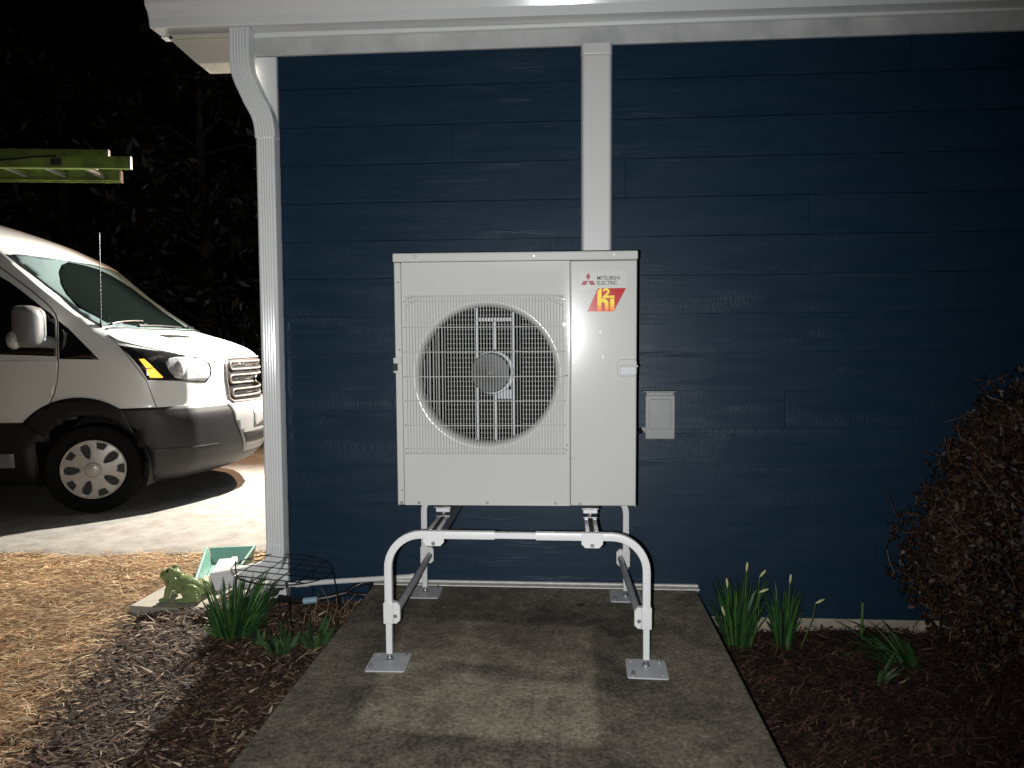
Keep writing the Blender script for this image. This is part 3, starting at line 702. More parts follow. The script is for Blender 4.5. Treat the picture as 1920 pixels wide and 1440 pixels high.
spb = empty('splash_block', (-1.84, .36, -.13), R(4)); spb.rotation_euler = (R(3), 0, R(14)); tag(spb, 'teal plastic splash block trough below the downspout elbow', 'splash block')
mb = MB(); mb.prismz([(-.055, -.33), (.055, -.33), (.105, .26), (-.105, .26)], .0, .012); mb.build('floor', 'teal', spb, bevel=.003)
for s in (-1, 1):
    mb = MB(); a_, b_ = (s*.055, -.33), (s*.105, .26)
    mb.add([(a_[0], a_[1], .0125), (a_[0]+s*.012, a_[1], .0125), (b_[0]+s*.012, b_[1], .0125), (b_[0], b_[1], .0125), (a_[0]+s*.014, a_[1], .075), (a_[0]+s*.026, a_[1], .075), (b_[0]+s*.034, b_[1], .105), (b_[0]+s*.022, b_[1], .105)],
        [(0,3,2,1),(4,5,6,7),(0,1,5,4),(1,2,6,5),(2,3,7,6),(3,0,4,7)]); mb.build('side_wall', 'teal', spb, bevel=.003)
mb = MB(); mb.add([(-.105, .2605, .0), (.105, .2605, .0), (.105, .273, .0), (-.105, .273, .0), (-.127, .29, .085), (.127, .29, .085), (.127, .303, .085), (-.127, .303, .085)], [(0,3,2,1),(4,5,6,7),(0,1,5,4),(1,2,6,5),(2,3,7,6),(3,0,4,7)]); mb.build('end_wall', 'teal', spb, bevel=.003)
wb = empty('plastic_diverter', (-1.765, .22, -.085), R(8)); wb.rotation_euler = (R(5), R(-2), R(14)); tag(wb, 'white plastic diverter block lying in the teal splash block', 'plastic block')
MB().box((-.050, -.09, 0), (.050, .15, .062)).build('block_body', 'whiteplastic', wb, bevel=.008, bseg=3)
MB().box((.018, -.085, .0622), (.049, .145, .070)).build('block_rim', 'whiteplastic', wb, bevel=.004)

b = MB(); b.prismz([(-2.06, -.13), (-1.70, -.16), (-1.66, .36), (-2.04, .34)], -.145, -.100); o = b.build('stepping_stone', 'stone', bevel=.006); tag(o, 'square concrete stepping stone under the green frog', 'paving stone')
b = MB(); b.prismz([(-1.60, -.06), (-1.435, -.035), (-1.435, .30), (-1.62, .30)], -.145, -.085); o = b.build('paving_slab', 'stone', bevel=.006); tag(o, 'pale paving slab tucked under the downspout elbow', 'paving stone')

fr = empty('frog_statue', (-1.845, -.02, -.0990)); fr.scale = (1.1, 1.1, 1.1); tag(fr, 'glazed light green ceramic frog sitting on the stepping stone', 'frog statue')
mb = MB()
mb.ell((.015, 0, .058), (.085, .048, .044), rot=Matrix.Rotation(R(18), 3, 'Y'))
mb.ell((-.045, 0, .085), (.045, .042, .048)); mb.ell((-.066, 0, .108), (.043, .037, .026), rot=Matrix.Rotation(R(-8), 3, 'Y')); mb.ell((-.085, 0, .103), (.024, .028, .018))
for s in (-1, 1):
    mb.ell((-.050, s*.022, .130), (.016, .014, .015))
    mb.ell((.052, s*.044, .042), (.046, .022, .036), rot=Matrix.Rotation(R(15), 3, 'Y')); mb.ell((.025, s*.056, .010), (.050, .014, .010)); mb.ell((.075, s*.05, .022), (.026, .016, .022))
    mb.tube([(-.035, s*.034, .085), (-.050, s*.044, .050), (-.060, s*.046, .012)], [.019, .016, .013], 10); mb.ell((-.072, s*.048, .008), (.022, .016, .009))
fb = mb.build('body', 'frog', fr, smooth=True); md = fb.modifiers.new('r', 'REMESH'); md.mode = 'VOXEL'; md.voxel_size = .0035; md.use_smooth_shade = True
md = fb.modifiers.new('s', 'SMOOTH'); md.iterations = 6; md.factor = .5
for s in (-1, 1): MB().ell((-.056, s*.033, .132), (.007, .005, .007), 10, 6).build('eye', 'frog_eye', fr, smooth=True)
# ------------------------------------------------------------------ ground litter
def lay_blades(name, xy, z, length, width, heading, tint, material, lift, curl=.3, tilt=.25):
    """flat curved strips: n x 3 stations -> two quads each"""
    n = len(xy); h = heading; dx, dy = np.cos(h), np.sin(h); px, py = -dy, dx
    V = np.zeros((n, 6, 3)); bend = rng.normal(0, curl, n)*length; rise = rng.uniform(0, 1, n)*lift; tl = rng.normal(0, tilt, n)
    for s, t in enumerate((-.5, 0, .5)):
        cx = xy[:, 0]+dx*length*t+px*bend*(t*t*4-.5)*.5; cy = xy[:, 1]+dy*length*t+py*bend*(t*t*4-.5)*.5
        cz = z+rise+length*np.sin(tl)*t+np.where(t == 0, length*.05, 0)
        wd = width*(1 if t == 0 else .45)
        roll = rng.normal(0, .5, n)
        for e, sg in enumerate((-1, 1)):
            V[:, s*2+e, 0] = cx+px*wd*sg*.5; V[:, s*2+e, 1] = cy+py*wd*sg*.5; V[:, s*2+e, 2] = cz+sg*wd*.35*np.sin(roll)
    base = np.arange(n)[:, None]*6; F = np.concatenate([base+np.array([[0, 1, 3, 2]]), base+np.array([[2, 3, 5, 4]])], 0)
    o = raw(name, V.reshape(-1, 3), F, material, np.concatenate([tint, tint], 0)); return o
def pal(n, cols, wts, jit=.25):
    c = np.array(cols)[rng.choice(len(cols), n, p=np.array(wts)/sum(wts))]; return np.clip(c*(1+rng.normal(0, jit, (n, 1))), .003, .9)
# straw on the lawn
N = 62000; xy = np.stack([rng.uniform(-4.6, -1.3, N), rng.uniform(-2.4, 1.05, N)], 1)
le = np.interp(xy[:, 1], [-4, -1.4, -1.13, -.95, -.74, -.45, -.02, .1, .4, 1.1], [-1.5, -1.66, -1.74, -1.80, -1.86, -1.96, -2.02, -1.75, -1.45, -1.45])
keep = (xy[:, 0] < le+rng.normal(.02, .07, N)) & (xy[:, 1] < edge_y(xy[:, 0])+rng.normal(.0, .03, N))
keep &= ~((xy[:, 0] > -2.05) & (xy[:, 0] < -1.66) & (xy[:, 1] > -.15) & (xy[:, 1] < .37))
xy = xy[keep]; n = len(xy)
t_ = pal(n, [(.42, .27, .14), (.55, .39, .22), (.64, .52, .34), (.30, .17, .09), (.20, .115, .065), (.17, .17, .06)], [30, 28, 18, 20, 10, 3])
t_ *= (1+.28*np.sin(xy[:, 0]*9+2*np.sin(xy[:, 1]*7))*np.sin(xy[:, 1]*11+1.5*np.sin(xy[:, 0]*5)))[:, None]
o = lay_blades('dry_grass', xy, ground_z(xy[:, 0], xy[:, 1])+.004, rng.uniform(.02, .085, n), rng.uniform(.0016, .0042, n), rng.normal(.45, .65, n), t_, 'straw', .018, tilt=.20)
tag(o, 'matted straw coloured dormant grass covering the lawn', kind='stuff')
# bark mulch, left and right
def chips(name, x0, x1, y0, y1, n, inside, zf, cols, wts, label):
    xy = np.stack([rng.uniform(x0, x1, n), rng.uniform(y0, y1, n)], 1); xy = xy[inside(xy)]; m_ = len(xy)
    L = np.where(rng.uniform(0, 1, m_) < .06, rng.uniform(.05, .11, m_), rng.gamma(2.4, .008, m_)+.008)
    o = lay_blades(name, xy, zf(xy), L, np.clip(L*rng.uniform(.08, .28, m_), .0015, .009), rng.normal(.35, .75, m_), pal(m_, cols, wts, .35), 'chips', .016, curl=.12, tilt=.28)
    return tag(o, label, kind='stuff')
lz = lambda xy: -.150+.035*np.clip((xy[:, 0]-np.interp(xy[:, 1], [-4, -1.4, -1.13, -.95, -.74, -.45, -.02, .1], [-1.5, -1.66, -1.74, -1.80, -1.86, -1.96, -2.05, -2.06]))*4, 0, 1)+.006
le2 = lambda y: np.interp(y, [-4, -1.4, -1.13, -.95, -.74, -.45, -.02, .1], [-1.5, -1.66, -1.74, -1.80, -1.86, -1.96, -2.05, -2.06])
chips('bark_mulch', -2.15, -.90, -2.6, .0, 60000, lambda p: (p[:, 0] > le2(p[:, 1])+rng.normal(-.02, .06, len(p))) & (p[:, 0] < -.915) & ~((p[:, 0] > -2.05) & (p[:, 0] < -1.66) & (p[:, 1] > -.15)), lz,
    [(.055, .028, .018), (.11, .066, .042), (.23, .165, .11), (.022, .012, .008), (.38, .30, .21)], [32, 24, 14, 30, 4], 'brown shredded bark mulch left of the concrete pad')
chips('bark_mulch', .59, 3.2, -2.6, -.01, 70000, lambda p: p[:, 0] > .60, lambda p: -.192+.012*np.sin(p[:, 0]*6+p[:, 1]*5),
    [(.050, .024, .016), (.070, .036, .024), (.11, .065, .045), (.020, .011, .008), (.20, .14, .10)], [36, 24, 6, 30, 1], 'dark shredded bark mulch right of the concrete pad')

# ------------------------------------------------------------------ leafy plants
def clump(name, loc, nb, h, spread, width, cols, wts, label, cat, group=None, lean=(0, 0), buds=(), droop=.35, rootr=.35):
    c = empty(name, loc); tag(c, label, cat, group)
    S = 6; V = np.zeros((nb, S+1, 2, 3)); tn = pal(nb, cols, wts, .22)
    for i in range(nb):
        a_ = rng.uniform(0, 2*math.pi); rr = spread*math.sqrt(rng.uniform(0, 1)); bx, by = rr*rootr*math.cos(a_), rr*rootr*math.sin(a_)
        hh = h*rng.uniform(.38, 1.0); tx, ty = rr*math.cos(a_)+lean[0]*hh, rr*math.sin(a_)+lean[1]*hh; fa = rng.uniform(0, math.pi); wv_ = width*rng.uniform(.6, 1.15); tw = rng.normal(0, .5)
        dr = droop*rng.uniform(0, 1)**2
        for s in range(S+1):
            t = s/S; x = bx+(tx-bx)*t**1.6; y = by+(ty-by)*t**1.6; z = hh*(t-dr*t**3)-.012
            w_ = wv_*(1-max(0, t-.62)**1.5*4.0)*(.75+.25*min(1, t*4)); w_ = max(w_, .0006); f = fa+tw*t
            for e, sg in enumerate((-1, 1)): V[i, s, e] = (x+math.cos(f)*w_*sg*.5, y+math.sin(f)*w_*sg*.5, z)
    k = (S+1)*2; base = np.arange(nb)[:, None]*k
    F = np.concatenate([base+np.array([[2*s, 2*s+1, 2*s+3, 2*s+2]]) for s in range(S)], 0)
    o = raw('leaves', V.reshape(-1, 3), F, 'leafm', np.tile(tn, (S, 1)), c); o['kind'] = 'stuff'
    for x, y, z, ang in buds:
        d = Vector((math.sin(ang), 0, math.cos(ang))); p = Vector((x, y, z))
        MB().tube([p-d*.022, p-d*.012, p, p+d*.012, p+d*.020], [.002, .0048, .0058, .0042, .001], 8).build('bud', 'petal', c, smooth=True)
        MB().tube([(x*.5, y*.5, 0), (x*.8, y*.8, z*.6), p-d*.021], .0022, 6).build('flower_stem', 'stem', c, smooth=True)
    return c
MT['stem'] = mat('flower_stem', (.07, .14, .03), .45)
GR = [(.020, .062, .018), (.030, .082, .020), (.055, .13, .022), (.013, .042, .018)]
clump('daffodil_clump', (-1.40, -.44, -.125), 260, .30, .175, .0105, GR, [30, 30, 16, 20], 'tall leafy clump of green daffodil blades below the black plant support', 'daffodils', 'daffodil clumps', lean=(.12, .05))
clump('daffodil_clump', (-1.49, -.42, -.130), 26, .17, .06, .010, GR, [10, 30, 34, 10], 'small short green tuft at the left side of the tall daffodil blades', 'daffodils', 'daffodil clumps', lean=(-.05, 0))
GT = [(.026, .058, .022), (.034, .072, .026), (.046, .088, .030)]
clump('tulip_clump', (-1.135, -.60, -.125), 34, .15, .095, .024, GT, [1, 1, 1], 'low clump of broad tulip leaves nearest the left pad edge', 'tulips', 'tulip clumps', droop=.2)
clump('tulip_clump', (-1.02, -.53, -.125), 34, .17, .10, .026, GT, [1, 1, 1], 'broad leaved tulip clump standing at the pad edge behind the nearest tulips', 'tulips', 'tulip clumps', droop=.25, lean=(.15, 0))
clump('tulip_clump', (-1.27, -.52, -.125), 9, .13, .035, .022, GT, [1, 1, 1], 'few tulip leaves between the daffodil blades and the tulip clumps', 'tulips', 'tulip clumps', droop=.1)
clump('daffodil_clump', (.745, -.20, -.195), 200, .355, .15, .0105, GR, [34, 26, 6, 30], 'budding daffodil clump at the right rear corner of the concrete pad', 'daffodils', 'daffodil clumps', buds=((.03, -.03, .362, .1), (-.06, -.06, .30, -.1), (.10, -.02, .33, .7), (.09, -.08, .275, 1.2), (-.08, -.08, .185, -.3)))
clump('daffodil_clump', (.945, -.175, -.195), 95, .30, .10, .0115, GR, [30, 30, 8, 24], 'smaller daffodil clump in front of the foundation right of the budding one', 'daffodils', 'daffodil clumps', buds=((.02, -.03, .305, .1), (.14, -.05, .215, 1.1)))
clump('iris_clump', (1.37, -.36, -.195), 46, .22, .17, .017, GT+GR[:1], [1, 1, 1, 1], 'spreading leafy clump in the mulch left of the brown shrub', 'iris', lean=(-.75, -.15), droop=.75)
clump('iris_sprout', (1.22, -.50, -.195), 10, .14, .07, .013, GT, [1, 1, 1], 'small green sprout in the mulch in front of the leafy clump', 'iris', droop=.5, lean=(.3, 0))
MB().tube([(1.30, -.12, -.20), (1.302, -.12, -.02)], .006, 8).build('plant_stake', 'stem'); tag(bpy.data.objects['plant_stake'], 'thin dark green stake standing by the foundation left of the shrub', 'stake')
# dry stems beside the support
for k, (x, y, lean_, lab) in enumerate(((-1.10, -.27, .02, 'thin dry brown stems standing in the mulch under the plant support'), (-.985, -.25, .03, 'dry brown stems beside the left rear pad edge'))):
    c = empty('dry_stems', (x, y, -.125)); tag(c, lab, 'dead stems')
    for q in range(9):
        a_, b_ = rng.normal(0, .03), rng.normal(0, .03); h_ = rng.uniform(.06, .17)
        MB().tube([(a_, b_, -.01), (a_+rng.normal(lean_, .015), b_+rng.normal(0, .015), h_*.6), (a_+rng.normal(lean_, .03), b_+rng.normal(0, .02), h_)], [.0022, .0018, .001], 5).build('stem', 'twig_tan', c) if 'twig_tan' in MT else None
# dead leaf on the pad
for x, y, s_, lab in ((.06, -.30, .022, 'curled dark dead leaf on the concrete near the rear edge'), (.235, -.52, .008, 'tiny dark leaf scrap beside the right front leg')):
    pts = [(x+s_*math.cos(a_)*(1+.3*rng.uniform(-1, 1)), y+.55*s_*math.sin(a_), .004+.010*rng.uniform(0, 1)*s_/.02) for a_ in np.linspace(0, 2*math.pi, 8)[:-1]]
    mb = MB(); mb.add([(x, y, .010)]+pts, [(0, 1+k, 1+(k+1) % 7) for k in range(7)]); o = mb.build('dead_leaf', 'deadleaf', fix=False); md = o.modifiers.new('t', 'SOLIDIFY'); md.thickness = .001; tag(o, lab, 'leaf')
# shrub
sb_ = empty('shrub', (2.09, -.44, -.19)); tag(sb_, 'dense rounded brown leaved shrub at the right edge against the wall', 'shrub')
def shrub_r(d):   # outline radius along a direction from the centre
    return 1+.05*np.sin(d[:, 0]*5+d[:, 2]*4+1)+.05*np.sin(d[:, 1]*9-d[:, 2]*7)+.05*np.sin(d[:, 0]*13+d[:, 1]*11)+.03*np.sin(d[:, 2]*23+d[:, 0]*19)
NL = 42000; d = rng.normal(0, 1, (NL, 3)); d /= np.linalg.norm(d, axis=1)[:, None]
rad = shrub_r(d)*(1-np.abs(rng.normal(0, .16, NL))); ctr = np.array([.0, .0, .53]); ax = np.array([.72, .40, .68])
P = ctr+d*ax*rad[:, None]; ok = (P[:, 2] > .03) & (P[:, 1] < .40); P = P[ok]; d = d[ok]; n = len(P)
u = rng.normal(0, 1, (n, 3)); u /= np.linalg.norm(u, axis=1)[:, None]; v = np.cross(u, d+rng.normal(0, .6, (n, 3))); v /= np.linalg.norm(v, axis=1)[:, None]+1e-9
ln = rng.uniform(.009, .018, n)[:, None]; wd = ln*.42
V = np.stack([P-u*ln, P-v*wd, P+u*ln, P+v*wd], 1); F = np.arange(n*4).reshape(-1, 4)
o = raw('foliage', V.reshape(-1, 3), F, 'leafd', pal(n, [(.024, .011, .006), (.036, .017, .008), (.016, .014, .006), (.065, .036, .018)], [34, 28, 16, 5], .35), sb_); o['kind'] = 'stuff'
# twigs
NT = 2600; tv = []; tf = []
for k in range(NT):
    dd = rng.normal(0, 1, 3); dd /= np.linalg.norm(dd); r1 = float(shrub_r(dd[None])[0])*rng.uniform(.84, 1.0); e = ctr+dd*ax*r1
    if e[2] < .02 or e[1] > .41: continue
    a = e-(dd*.6+rng.normal(0, .6, 3))*rng.uniform(.03, .10); mid = (a+e)/2+rng.normal(0, .008, 3); w_ = .0014
    s_ = np.cross(e-a, rng.normal(0, 1, 3)); s_ = s_/np.linalg.norm(s_)*w_; s2 = np.cross(e-a, s_); s2 = s2/np.linalg.norm(s2)*w_
    b0 = len(tv)
    for p in (a, mid, e): tv += [p+s_, p-s_*.5+s2*.87, p-s_*.5-s2*.87]
    for q in range(2):
        for j in range(3): tf.append((b0+q*3+j, b0+q*3+(j+1) % 3, b0+q*3+3+(j+1) % 3, b0+q*3+3+j))
tf = np.array(tf); o = raw('twigs', np.array(tv), tf, 'twig', np.repeat(pal(len(tf)//6, [(.13, .072, .042), (.075, .038, .022), (.20, .13, .08)], [4, 4, 1]), 6, 0), sb_); o['kind'] = 'stuff'
for k in range(7):
    a_ = 2*math.pi*k/7; MB().tube([(.04*math.cos(a_), .04*math.sin(a_), -.02), (.14*math.cos(a_), .10*math.sin(a_), .2), (.35*math.cos(a_), .2*math.sin(a_), .55)], [.012, .009, .004], 6).build('stem', 'bark', sb_)

# ------------------------------------------------------------------ dark trees behind the van
def tree(name, x, y, h, r, nl, ls, label, trunk_h, seed, low=.12):
    g_ = np.random.default_rng(seed); c = empty(name, (x, y, -.13)); tag(c, label, 'tree', 'dark trees behind the van')
    MB().tube([(0, 0, -.1), (.05, 0, h*.35), (-.04, .05, h*.7), (0, 0, h*.93)], [.16, .12, .07, .02], 8).build('trunk', 'bark', c, smooth=True)
    tips = []; mbb = MB()
    for k in range(46):
        z = h*g_.uniform(low, .95); rr = r*(1-.55*z/h)*g_.uniform(.55, 1.05); a_ = g_.uniform(0, 2*math.pi); e = Vector((rr*math.cos(a_), rr*math.sin(a_), z+g_.uniform(-.1, .35)))
        s = Vector((0, 0, max(.2, z-.3))); m_ = s.lerp(e, .5)+Vector((0, 0, .12)); mbb.tube([s, m_, e], [.03, .018, .006], 5); tips += [m_.lerp(e, t) for t in (.1, .4, .7, .9, 1)]
    bo = mbb.build('branches', 'bark', c); bo['kind'] = 'stuff'
    T_ = np.array([tuple(t) for t in tips]); ti = g_.integers(0, len(T_), nl); P = T_[ti]+g_.normal(0, .17, (nl, 3)); P[:, 2] = np.maximum(P[:, 2], .08)
    u = g_.normal(0, 1, (nl, 3)); u /= np.linalg.norm(u, axis=1)[:, None]; v = np.cross(u, g_.normal(0, 1, (nl, 3))); v /= np.linalg.norm(v, axis=1)[:, None]
    L = g_.uniform(.6, 1.3, nl)[:, None]*ls; V = np.stack([P-u*L, P-v*L*.36+u*L*.15, P+u*L, P+v*L*.36+u*L*.15], 1)
    col_ = np.array([(.045, .055, .018), (.06, .07, .02), (.035, .045, .016), (.08, .085, .03)])[g_.integers(0, 4, nl)]*g_.uniform(.4, .9, (nl, 1))*(g_.uniform(.15, 1, len(T_))**2*1.0)[ti][:, None]
    o = raw('crown', V.reshape(-1, 3), np.arange(nl*4).reshape(-1, 4), 'leaf', col_, c); o['kind'] = 'stuff'
tree('evergreen_tree', -3.2, 7.6, 5.6, 1.9, 7000, .105, 'dark leafy tree directly beside the downspout behind the van bonnet', 1, 1)
tree('evergreen_tree', -6.0, 8.6, 6.4, 2.2, 7000, .105, 'dark leafy tree behind the ladder front end', 1, 2)
tree('evergreen_tree', -9.0, 9.4, 6.6, 2.4, 8000, .09, 'dark leafy tree at the far left behind the van roof', 1, 3)
tree('evergreen_tree', -1.2, 11.5, 7.0, 2.4, 7000, .09, 'tall dark tree rising behind the gutter corner', 1, 4)
tree('bush', -4.15, 6.9, 1.75, 1.0, 5200, .06, 'low olive green bush behind the van bonnet', .3, 5, low=.05)
# ------------------------------------------------------------------ van
VA = R(8.0)
van = empty('van', (-3.65, 2.79, -.130), VA); tag(van, 'white cargo van parked on the driveway left of the house', 'van')
G_Y = [0, .25, .46, .667, .83, .92, .97, 1]; G_D = [0, .047, .16, .29, .46, .63, .78, 1]
LV = np.array([ # z, xfront, halfwidth, corner depth
 [.22, .74, .955, .52], [.27, .86, .975, .62], [.34, .945, .99, .70], [.44, .980, 1.005, .74], [.60, .988, 1.02, .75], [.715, .988, 1.025, .75], [.79, .940, 1.027, .745],
 [.82, .935, 1.027, .74], [.95, .940, 1.027, .735], [1.08, .940, 1.025, .735], [1.14, .925, 1.022, .73], [1.19, .882, 1.018, .72], [1.235, .805, 1.013, .70], [1.275, .70, 1.006, .64], [1.31, .59, 1.0, .56],
 [1.345, .45, .994, .44], [1.372, .34, .988, .34], [1.42, .236, .98, .26], [1.52, .07, .965, .22], [1.618, -.066, .95, .21], [1.70, -.165, .938, .21], [1.792, -.265, .925, .215], [1.88, -.355, .91, .23], [1.965, -.432, .895, .25],
 [2.04, -.545, .88, .29], [2.115, -.690, .862, .34], [2.17, -.825, .842, .38], [2.21, -.935, .82, .40], [2.255, -1.07, .79, .42], [2.30, -1.22, .75, .45], [2.345, -1.40, .70, .46], [2.385, -1.60, .63, .46], [2.42, -1.85, .53, .44], [2.445, -2.15, .40, .4], [2.46, -2.5, .22, .3], [2.464, -2.8, .05, .1]])
LVi = []
for i in range(len(LV)-1):
    n = 3 if LV[i+1, 0] < 2.2 else 2
    for k in range(n): LVi.append(LV[i]+(LV[i+1]-LV[i])*k/n)
LVi = np.array(LVi+[LV[-1]])
# light smoothing of everything but z keeps kinks soft
for _ in range(2):
    s_ = LVi.copy(); s_[1:-1, 1:] = .25*LVi[:-2, 1:]+.5*LVi[1:-1, 1:]+.25*LVi[2:, 1:]; LVi = s_
YN = np.unique(np.concatenate([np.linspace(0, .8, 15), np.linspace(.8, 1, 12)]))
from_g = np.interp(YN, G_Y, G_D)
for _ in range(3): from_g[1:-1] = .25*from_g[:-2]+.5*from_g[1:-1]+.25*from_g[2:]
XREAR = -4.55
def contour(z, xf, hw, cd):
    P = [(xf-cd*g, -hw*y) for y, g in zip(YN, from_g)]
    xs = xf-cd; xr = XREAR+max(0, z-2.3)*4; n = 44
    P += [(xs+(xr+.12-xs)*(k/n), -hw) for k in range(1, n+1)]
    P += [(xr+.05, -hw+.02), (xr+.01, -hw+.07), (xr, -hw+.16 if hw > .2 else -hw*.5), (xr, 0)]
    H = P[::-1]                                   # rear centre ... front centre (near side)
    return [(x, y, z) for x, y in H]+[(x, -y, z) for x, y in P[1:-1]]
RINGS = [contour(*r) for r in LVi]
SPLIT = int(np.argmin(abs(LVi[:, 0]-.79)))
def in_arch(p):
    return abs(p[1]) > .80 and (((p[0])**2+(p[2]-.345)**2 < .395**2) or ((p[0]+3.3)**2+(p[2]-.345)**2 < .395**2))
def band_mesh(rings, cap_top):
    n = len(rings[0]); V = [p for r in rings for p in r]; F = []
    for i in range(len(rings)-1):
        for j in range(n):
            k = (j+1) % n; f = (i*n+j, i*n+k, (i+1)*n+k, (i+1)*n+j)
            c = np.mean([V[q] for q in f], 0)
            if not in_arch(c): F.append(f)
    if cap_top: F.append(tuple((len(rings)-1)*n+j for j in range(n)))
    return V, F
bv_all = []
mbu = MB(); Vv, Ff = band_mesh(RINGS[SPLIT:], True); mbu.add(Vv, Ff)
body = mbu.build('body', 'van_white', van, smooth=True)
mbl = MB(); Vl, Fl = band_mesh(RINGS[:SPLIT+1], False); mbl.add(Vl, Fl)
lower = mbl.build('lower_cladding', 'van_clad', van, smooth=True)
md = lower.modifiers.new('t', 'SOLIDIFY'); md.thickness = .01
Vall = [p for r in RINGS for p in r]; n_ = len(RINGS[0])
BV = BVHTree.FromPolygons([Vector(p) for p in Vall], [(i*n_+j, i*n_+(j+1) % n_, (i+1)*n_+(j+1) % n_, (i+1)*n_+j) for i in range(len(RINGS)-1) for j in range(n_)])
def cast(p, d):
    p = Vector(p); d = Vector(d).normalized(); h = BV.ray_cast(p-d*1.5, d)
    return (h[0], h[1] if h[1].dot(d) < 0 else -h[1]) if h[0] is not None else (None, None)
def patch(name, pts, d, material, parent, off=.003, thick=.006, step=.05, mirror=False, smooth=True):
    """lay a panel with the outline pts (van space) on the body surface, seen along d"""
    d = Vector(d).normalized(); P = [Vector(p) for p in pts]
    u = Vector((0, 0, 1)) if abs(d.z) < .9 else Vector((1, 0, 0))
    u = (u-d*u.dot(d)).normalized(); v = d.cross(u)
    c = sum(P, Vector())/len(P); Q = [((p-c).dot(u), (p-c).dot(v)) for p in P]
    bm = bmesh.new(); f = bm.faces.new([bm.verts.new((a, b, 0)) for a, b in Q])
    bmesh.ops.triangulate(bm, faces=bm.faces[:])
    for ax, lo, hi in ((0, min(q[0] for q in Q), max(q[0] for q in Q)), (1, min(q[1] for q in Q), max(q[1] for q in Q))):
        k = lo+step
        while k < hi:
            no = (1, 0, 0) if ax == 0 else (0, 1, 0); co = (k, 0, 0) if ax == 0 else (0, k, 0)
            bmesh.ops.bisect_plane(bm, geom=bm.verts[:]+bm.edges[:]+bm.faces[:], plane_co=co, plane_no=no, dist=1e-5); k += step
    bmesh.ops.triangulate(bm, faces=bm.faces[:])
    bm.verts.ensure_lookup_table(); bad = []
    for w_ in bm.verts:
        p = c+u*w_.co.x+v*w_.co.y; h, nn = cast(p, d)
        if h is None: bad.append(w_); continue
        w_.co = h+nn*off
    if bad: bmesh.ops.delete(bm, geom=bad, context='VERTS')
    bmesh.ops.recalc_face_normals(bm, faces=bm.faces)
    if bm.faces and sum((f.normal for f in bm.faces), Vector()).dot(d) > 0: bmesh.ops.reverse_faces(bm, faces=bm.faces)
    outs = []
    for s in ((1, -1) if mirror else (1,)):
        me = bpy.data.meshes.new(name)
        b2 = bm.copy()
        if s < 0:
            for w_ in b2.verts: w_.co.y *= -1
            bmesh.ops.reverse_faces(b2, faces=b2.faces)
        b2.to_mesh(me); b2.free(); me.materials.append(MT[material])
        if smooth: me.polygons.foreach_set('use_smooth', [True]*len(me.polygons))
        o = bpy.data.objects.new(name, me); col.objects.link(o); o.parent = parent
        md = o.modifiers.new('t', 'SOLIDIFY'); md.thickness = thick; md.offset = -1
        outs.append(o)
    bm.free(); return outs
def onsurf(pts, d, off, n=4):
    out = []; P = [Vector(p) for p in pts]
    for i in range(len(P)-1):
        for k in range(n):
            h, nn = cast(P[i].lerp(P[i+1], k/n), d)
            if h is not None: out.append(h+nn*off)
    h, nn = cast(P[-1], d)
    if h is not None: out.append(h+nn*off)
    return out
def seam(name, pts, d, r=.003, material='seal', parent=None, mirror=True, off=0.):
    T_ = onsurf(pts, d, off)
    for s in ((1, -1) if mirror else (1,)):
        MB().tube([(p.x, p.y*s, p.z) for p in T_], r, 6).build(name, material, parent or body, smooth=True)
SIDE = (0, 1, 0); FRONT = (-1, 0, 0); DIAG = (-.72, .69, 0); WS = (-.62, 0, -.78); DOWN = (-.25, 0, -.97)
# windscreen and wiped arc
near = [(-.511, -.717, 1.945), (-.462, -.476, 1.946), (-.43, -.2, 1.945)]
low = [(.317, -.15, 1.382), (.261, -.522, 1.379), (.197, -.737, 1.385), (.093, -.90, 1.392), (.061, -.925, 1.395), (-.035, -.935, 1.466), (-.112, -.928, 1.532), (-.234, -.898, 1.646), (-.361, -.888, 1.75), (-.502, -.880, 1.856), (-.600, -.870, 1.932)]
half = low+[(-.560, -.80, 1.940)]+near
ws = patch('windscreen', half+[(x, -y, z) for x, y, z in half[::-1]], WS, 'glass_dirty', van, off=.002, thick=.004)[0]
patch('wiped_glass', [(-.434, -.378, 1.930), (-.415, -.242, 1.925), (-.40, -.047, 1.905), (-.36, .20, 1.87), (-.28, .42, 1.79), (-.16, .50, 1.68), (.0, .47, 1.56), (.18, .40, 1.43), (.27, .30, 1.40), (.287, -.121, 1.396), (.207, -.579, 1.404), (.077, -.862, 1.421), (-.105, -.905, 1.544), (-.208, -.853, 1.65), (-.289, -.772, 1.746), (-.362, -.651, 1.835), (-.414, -.509, 1.902)], WS, 'glass_clean', ws, off=.0035, thick=.001)
seam('screen_seal', [(.061, -.928, 1.395), (-.035, -.940, 1.466), (-.112, -.934, 1.532), (-.234, -.904, 1.646), (-.361, -.894, 1.75), (-.502, -.888, 1.856), (-.61, -.877, 1.937)], WS, .005, parent=ws)
seam('cowl_seal', [(.105, -.92, 1.385), (.197, -.737, 1.378), (.262, -.522, 1.372), (.325, 0, 1.372)], WS, .011, parent=ws)
# wipers
for pts in ([(.10, -.86, 1.40), (.12, -.70, 1.425), (.16, -.45, 1.445)], [(.20, -.62, 1.39), (.235, -.40, 1.40), (.29, .02, 1.395)], [(.24, .30, 1.40), (.20, .60, 1.42)]):
    MB().tube(onsurf(pts, WS, .016), .008, 6).build('wiper', 'blackplastic', van, smooth=True)
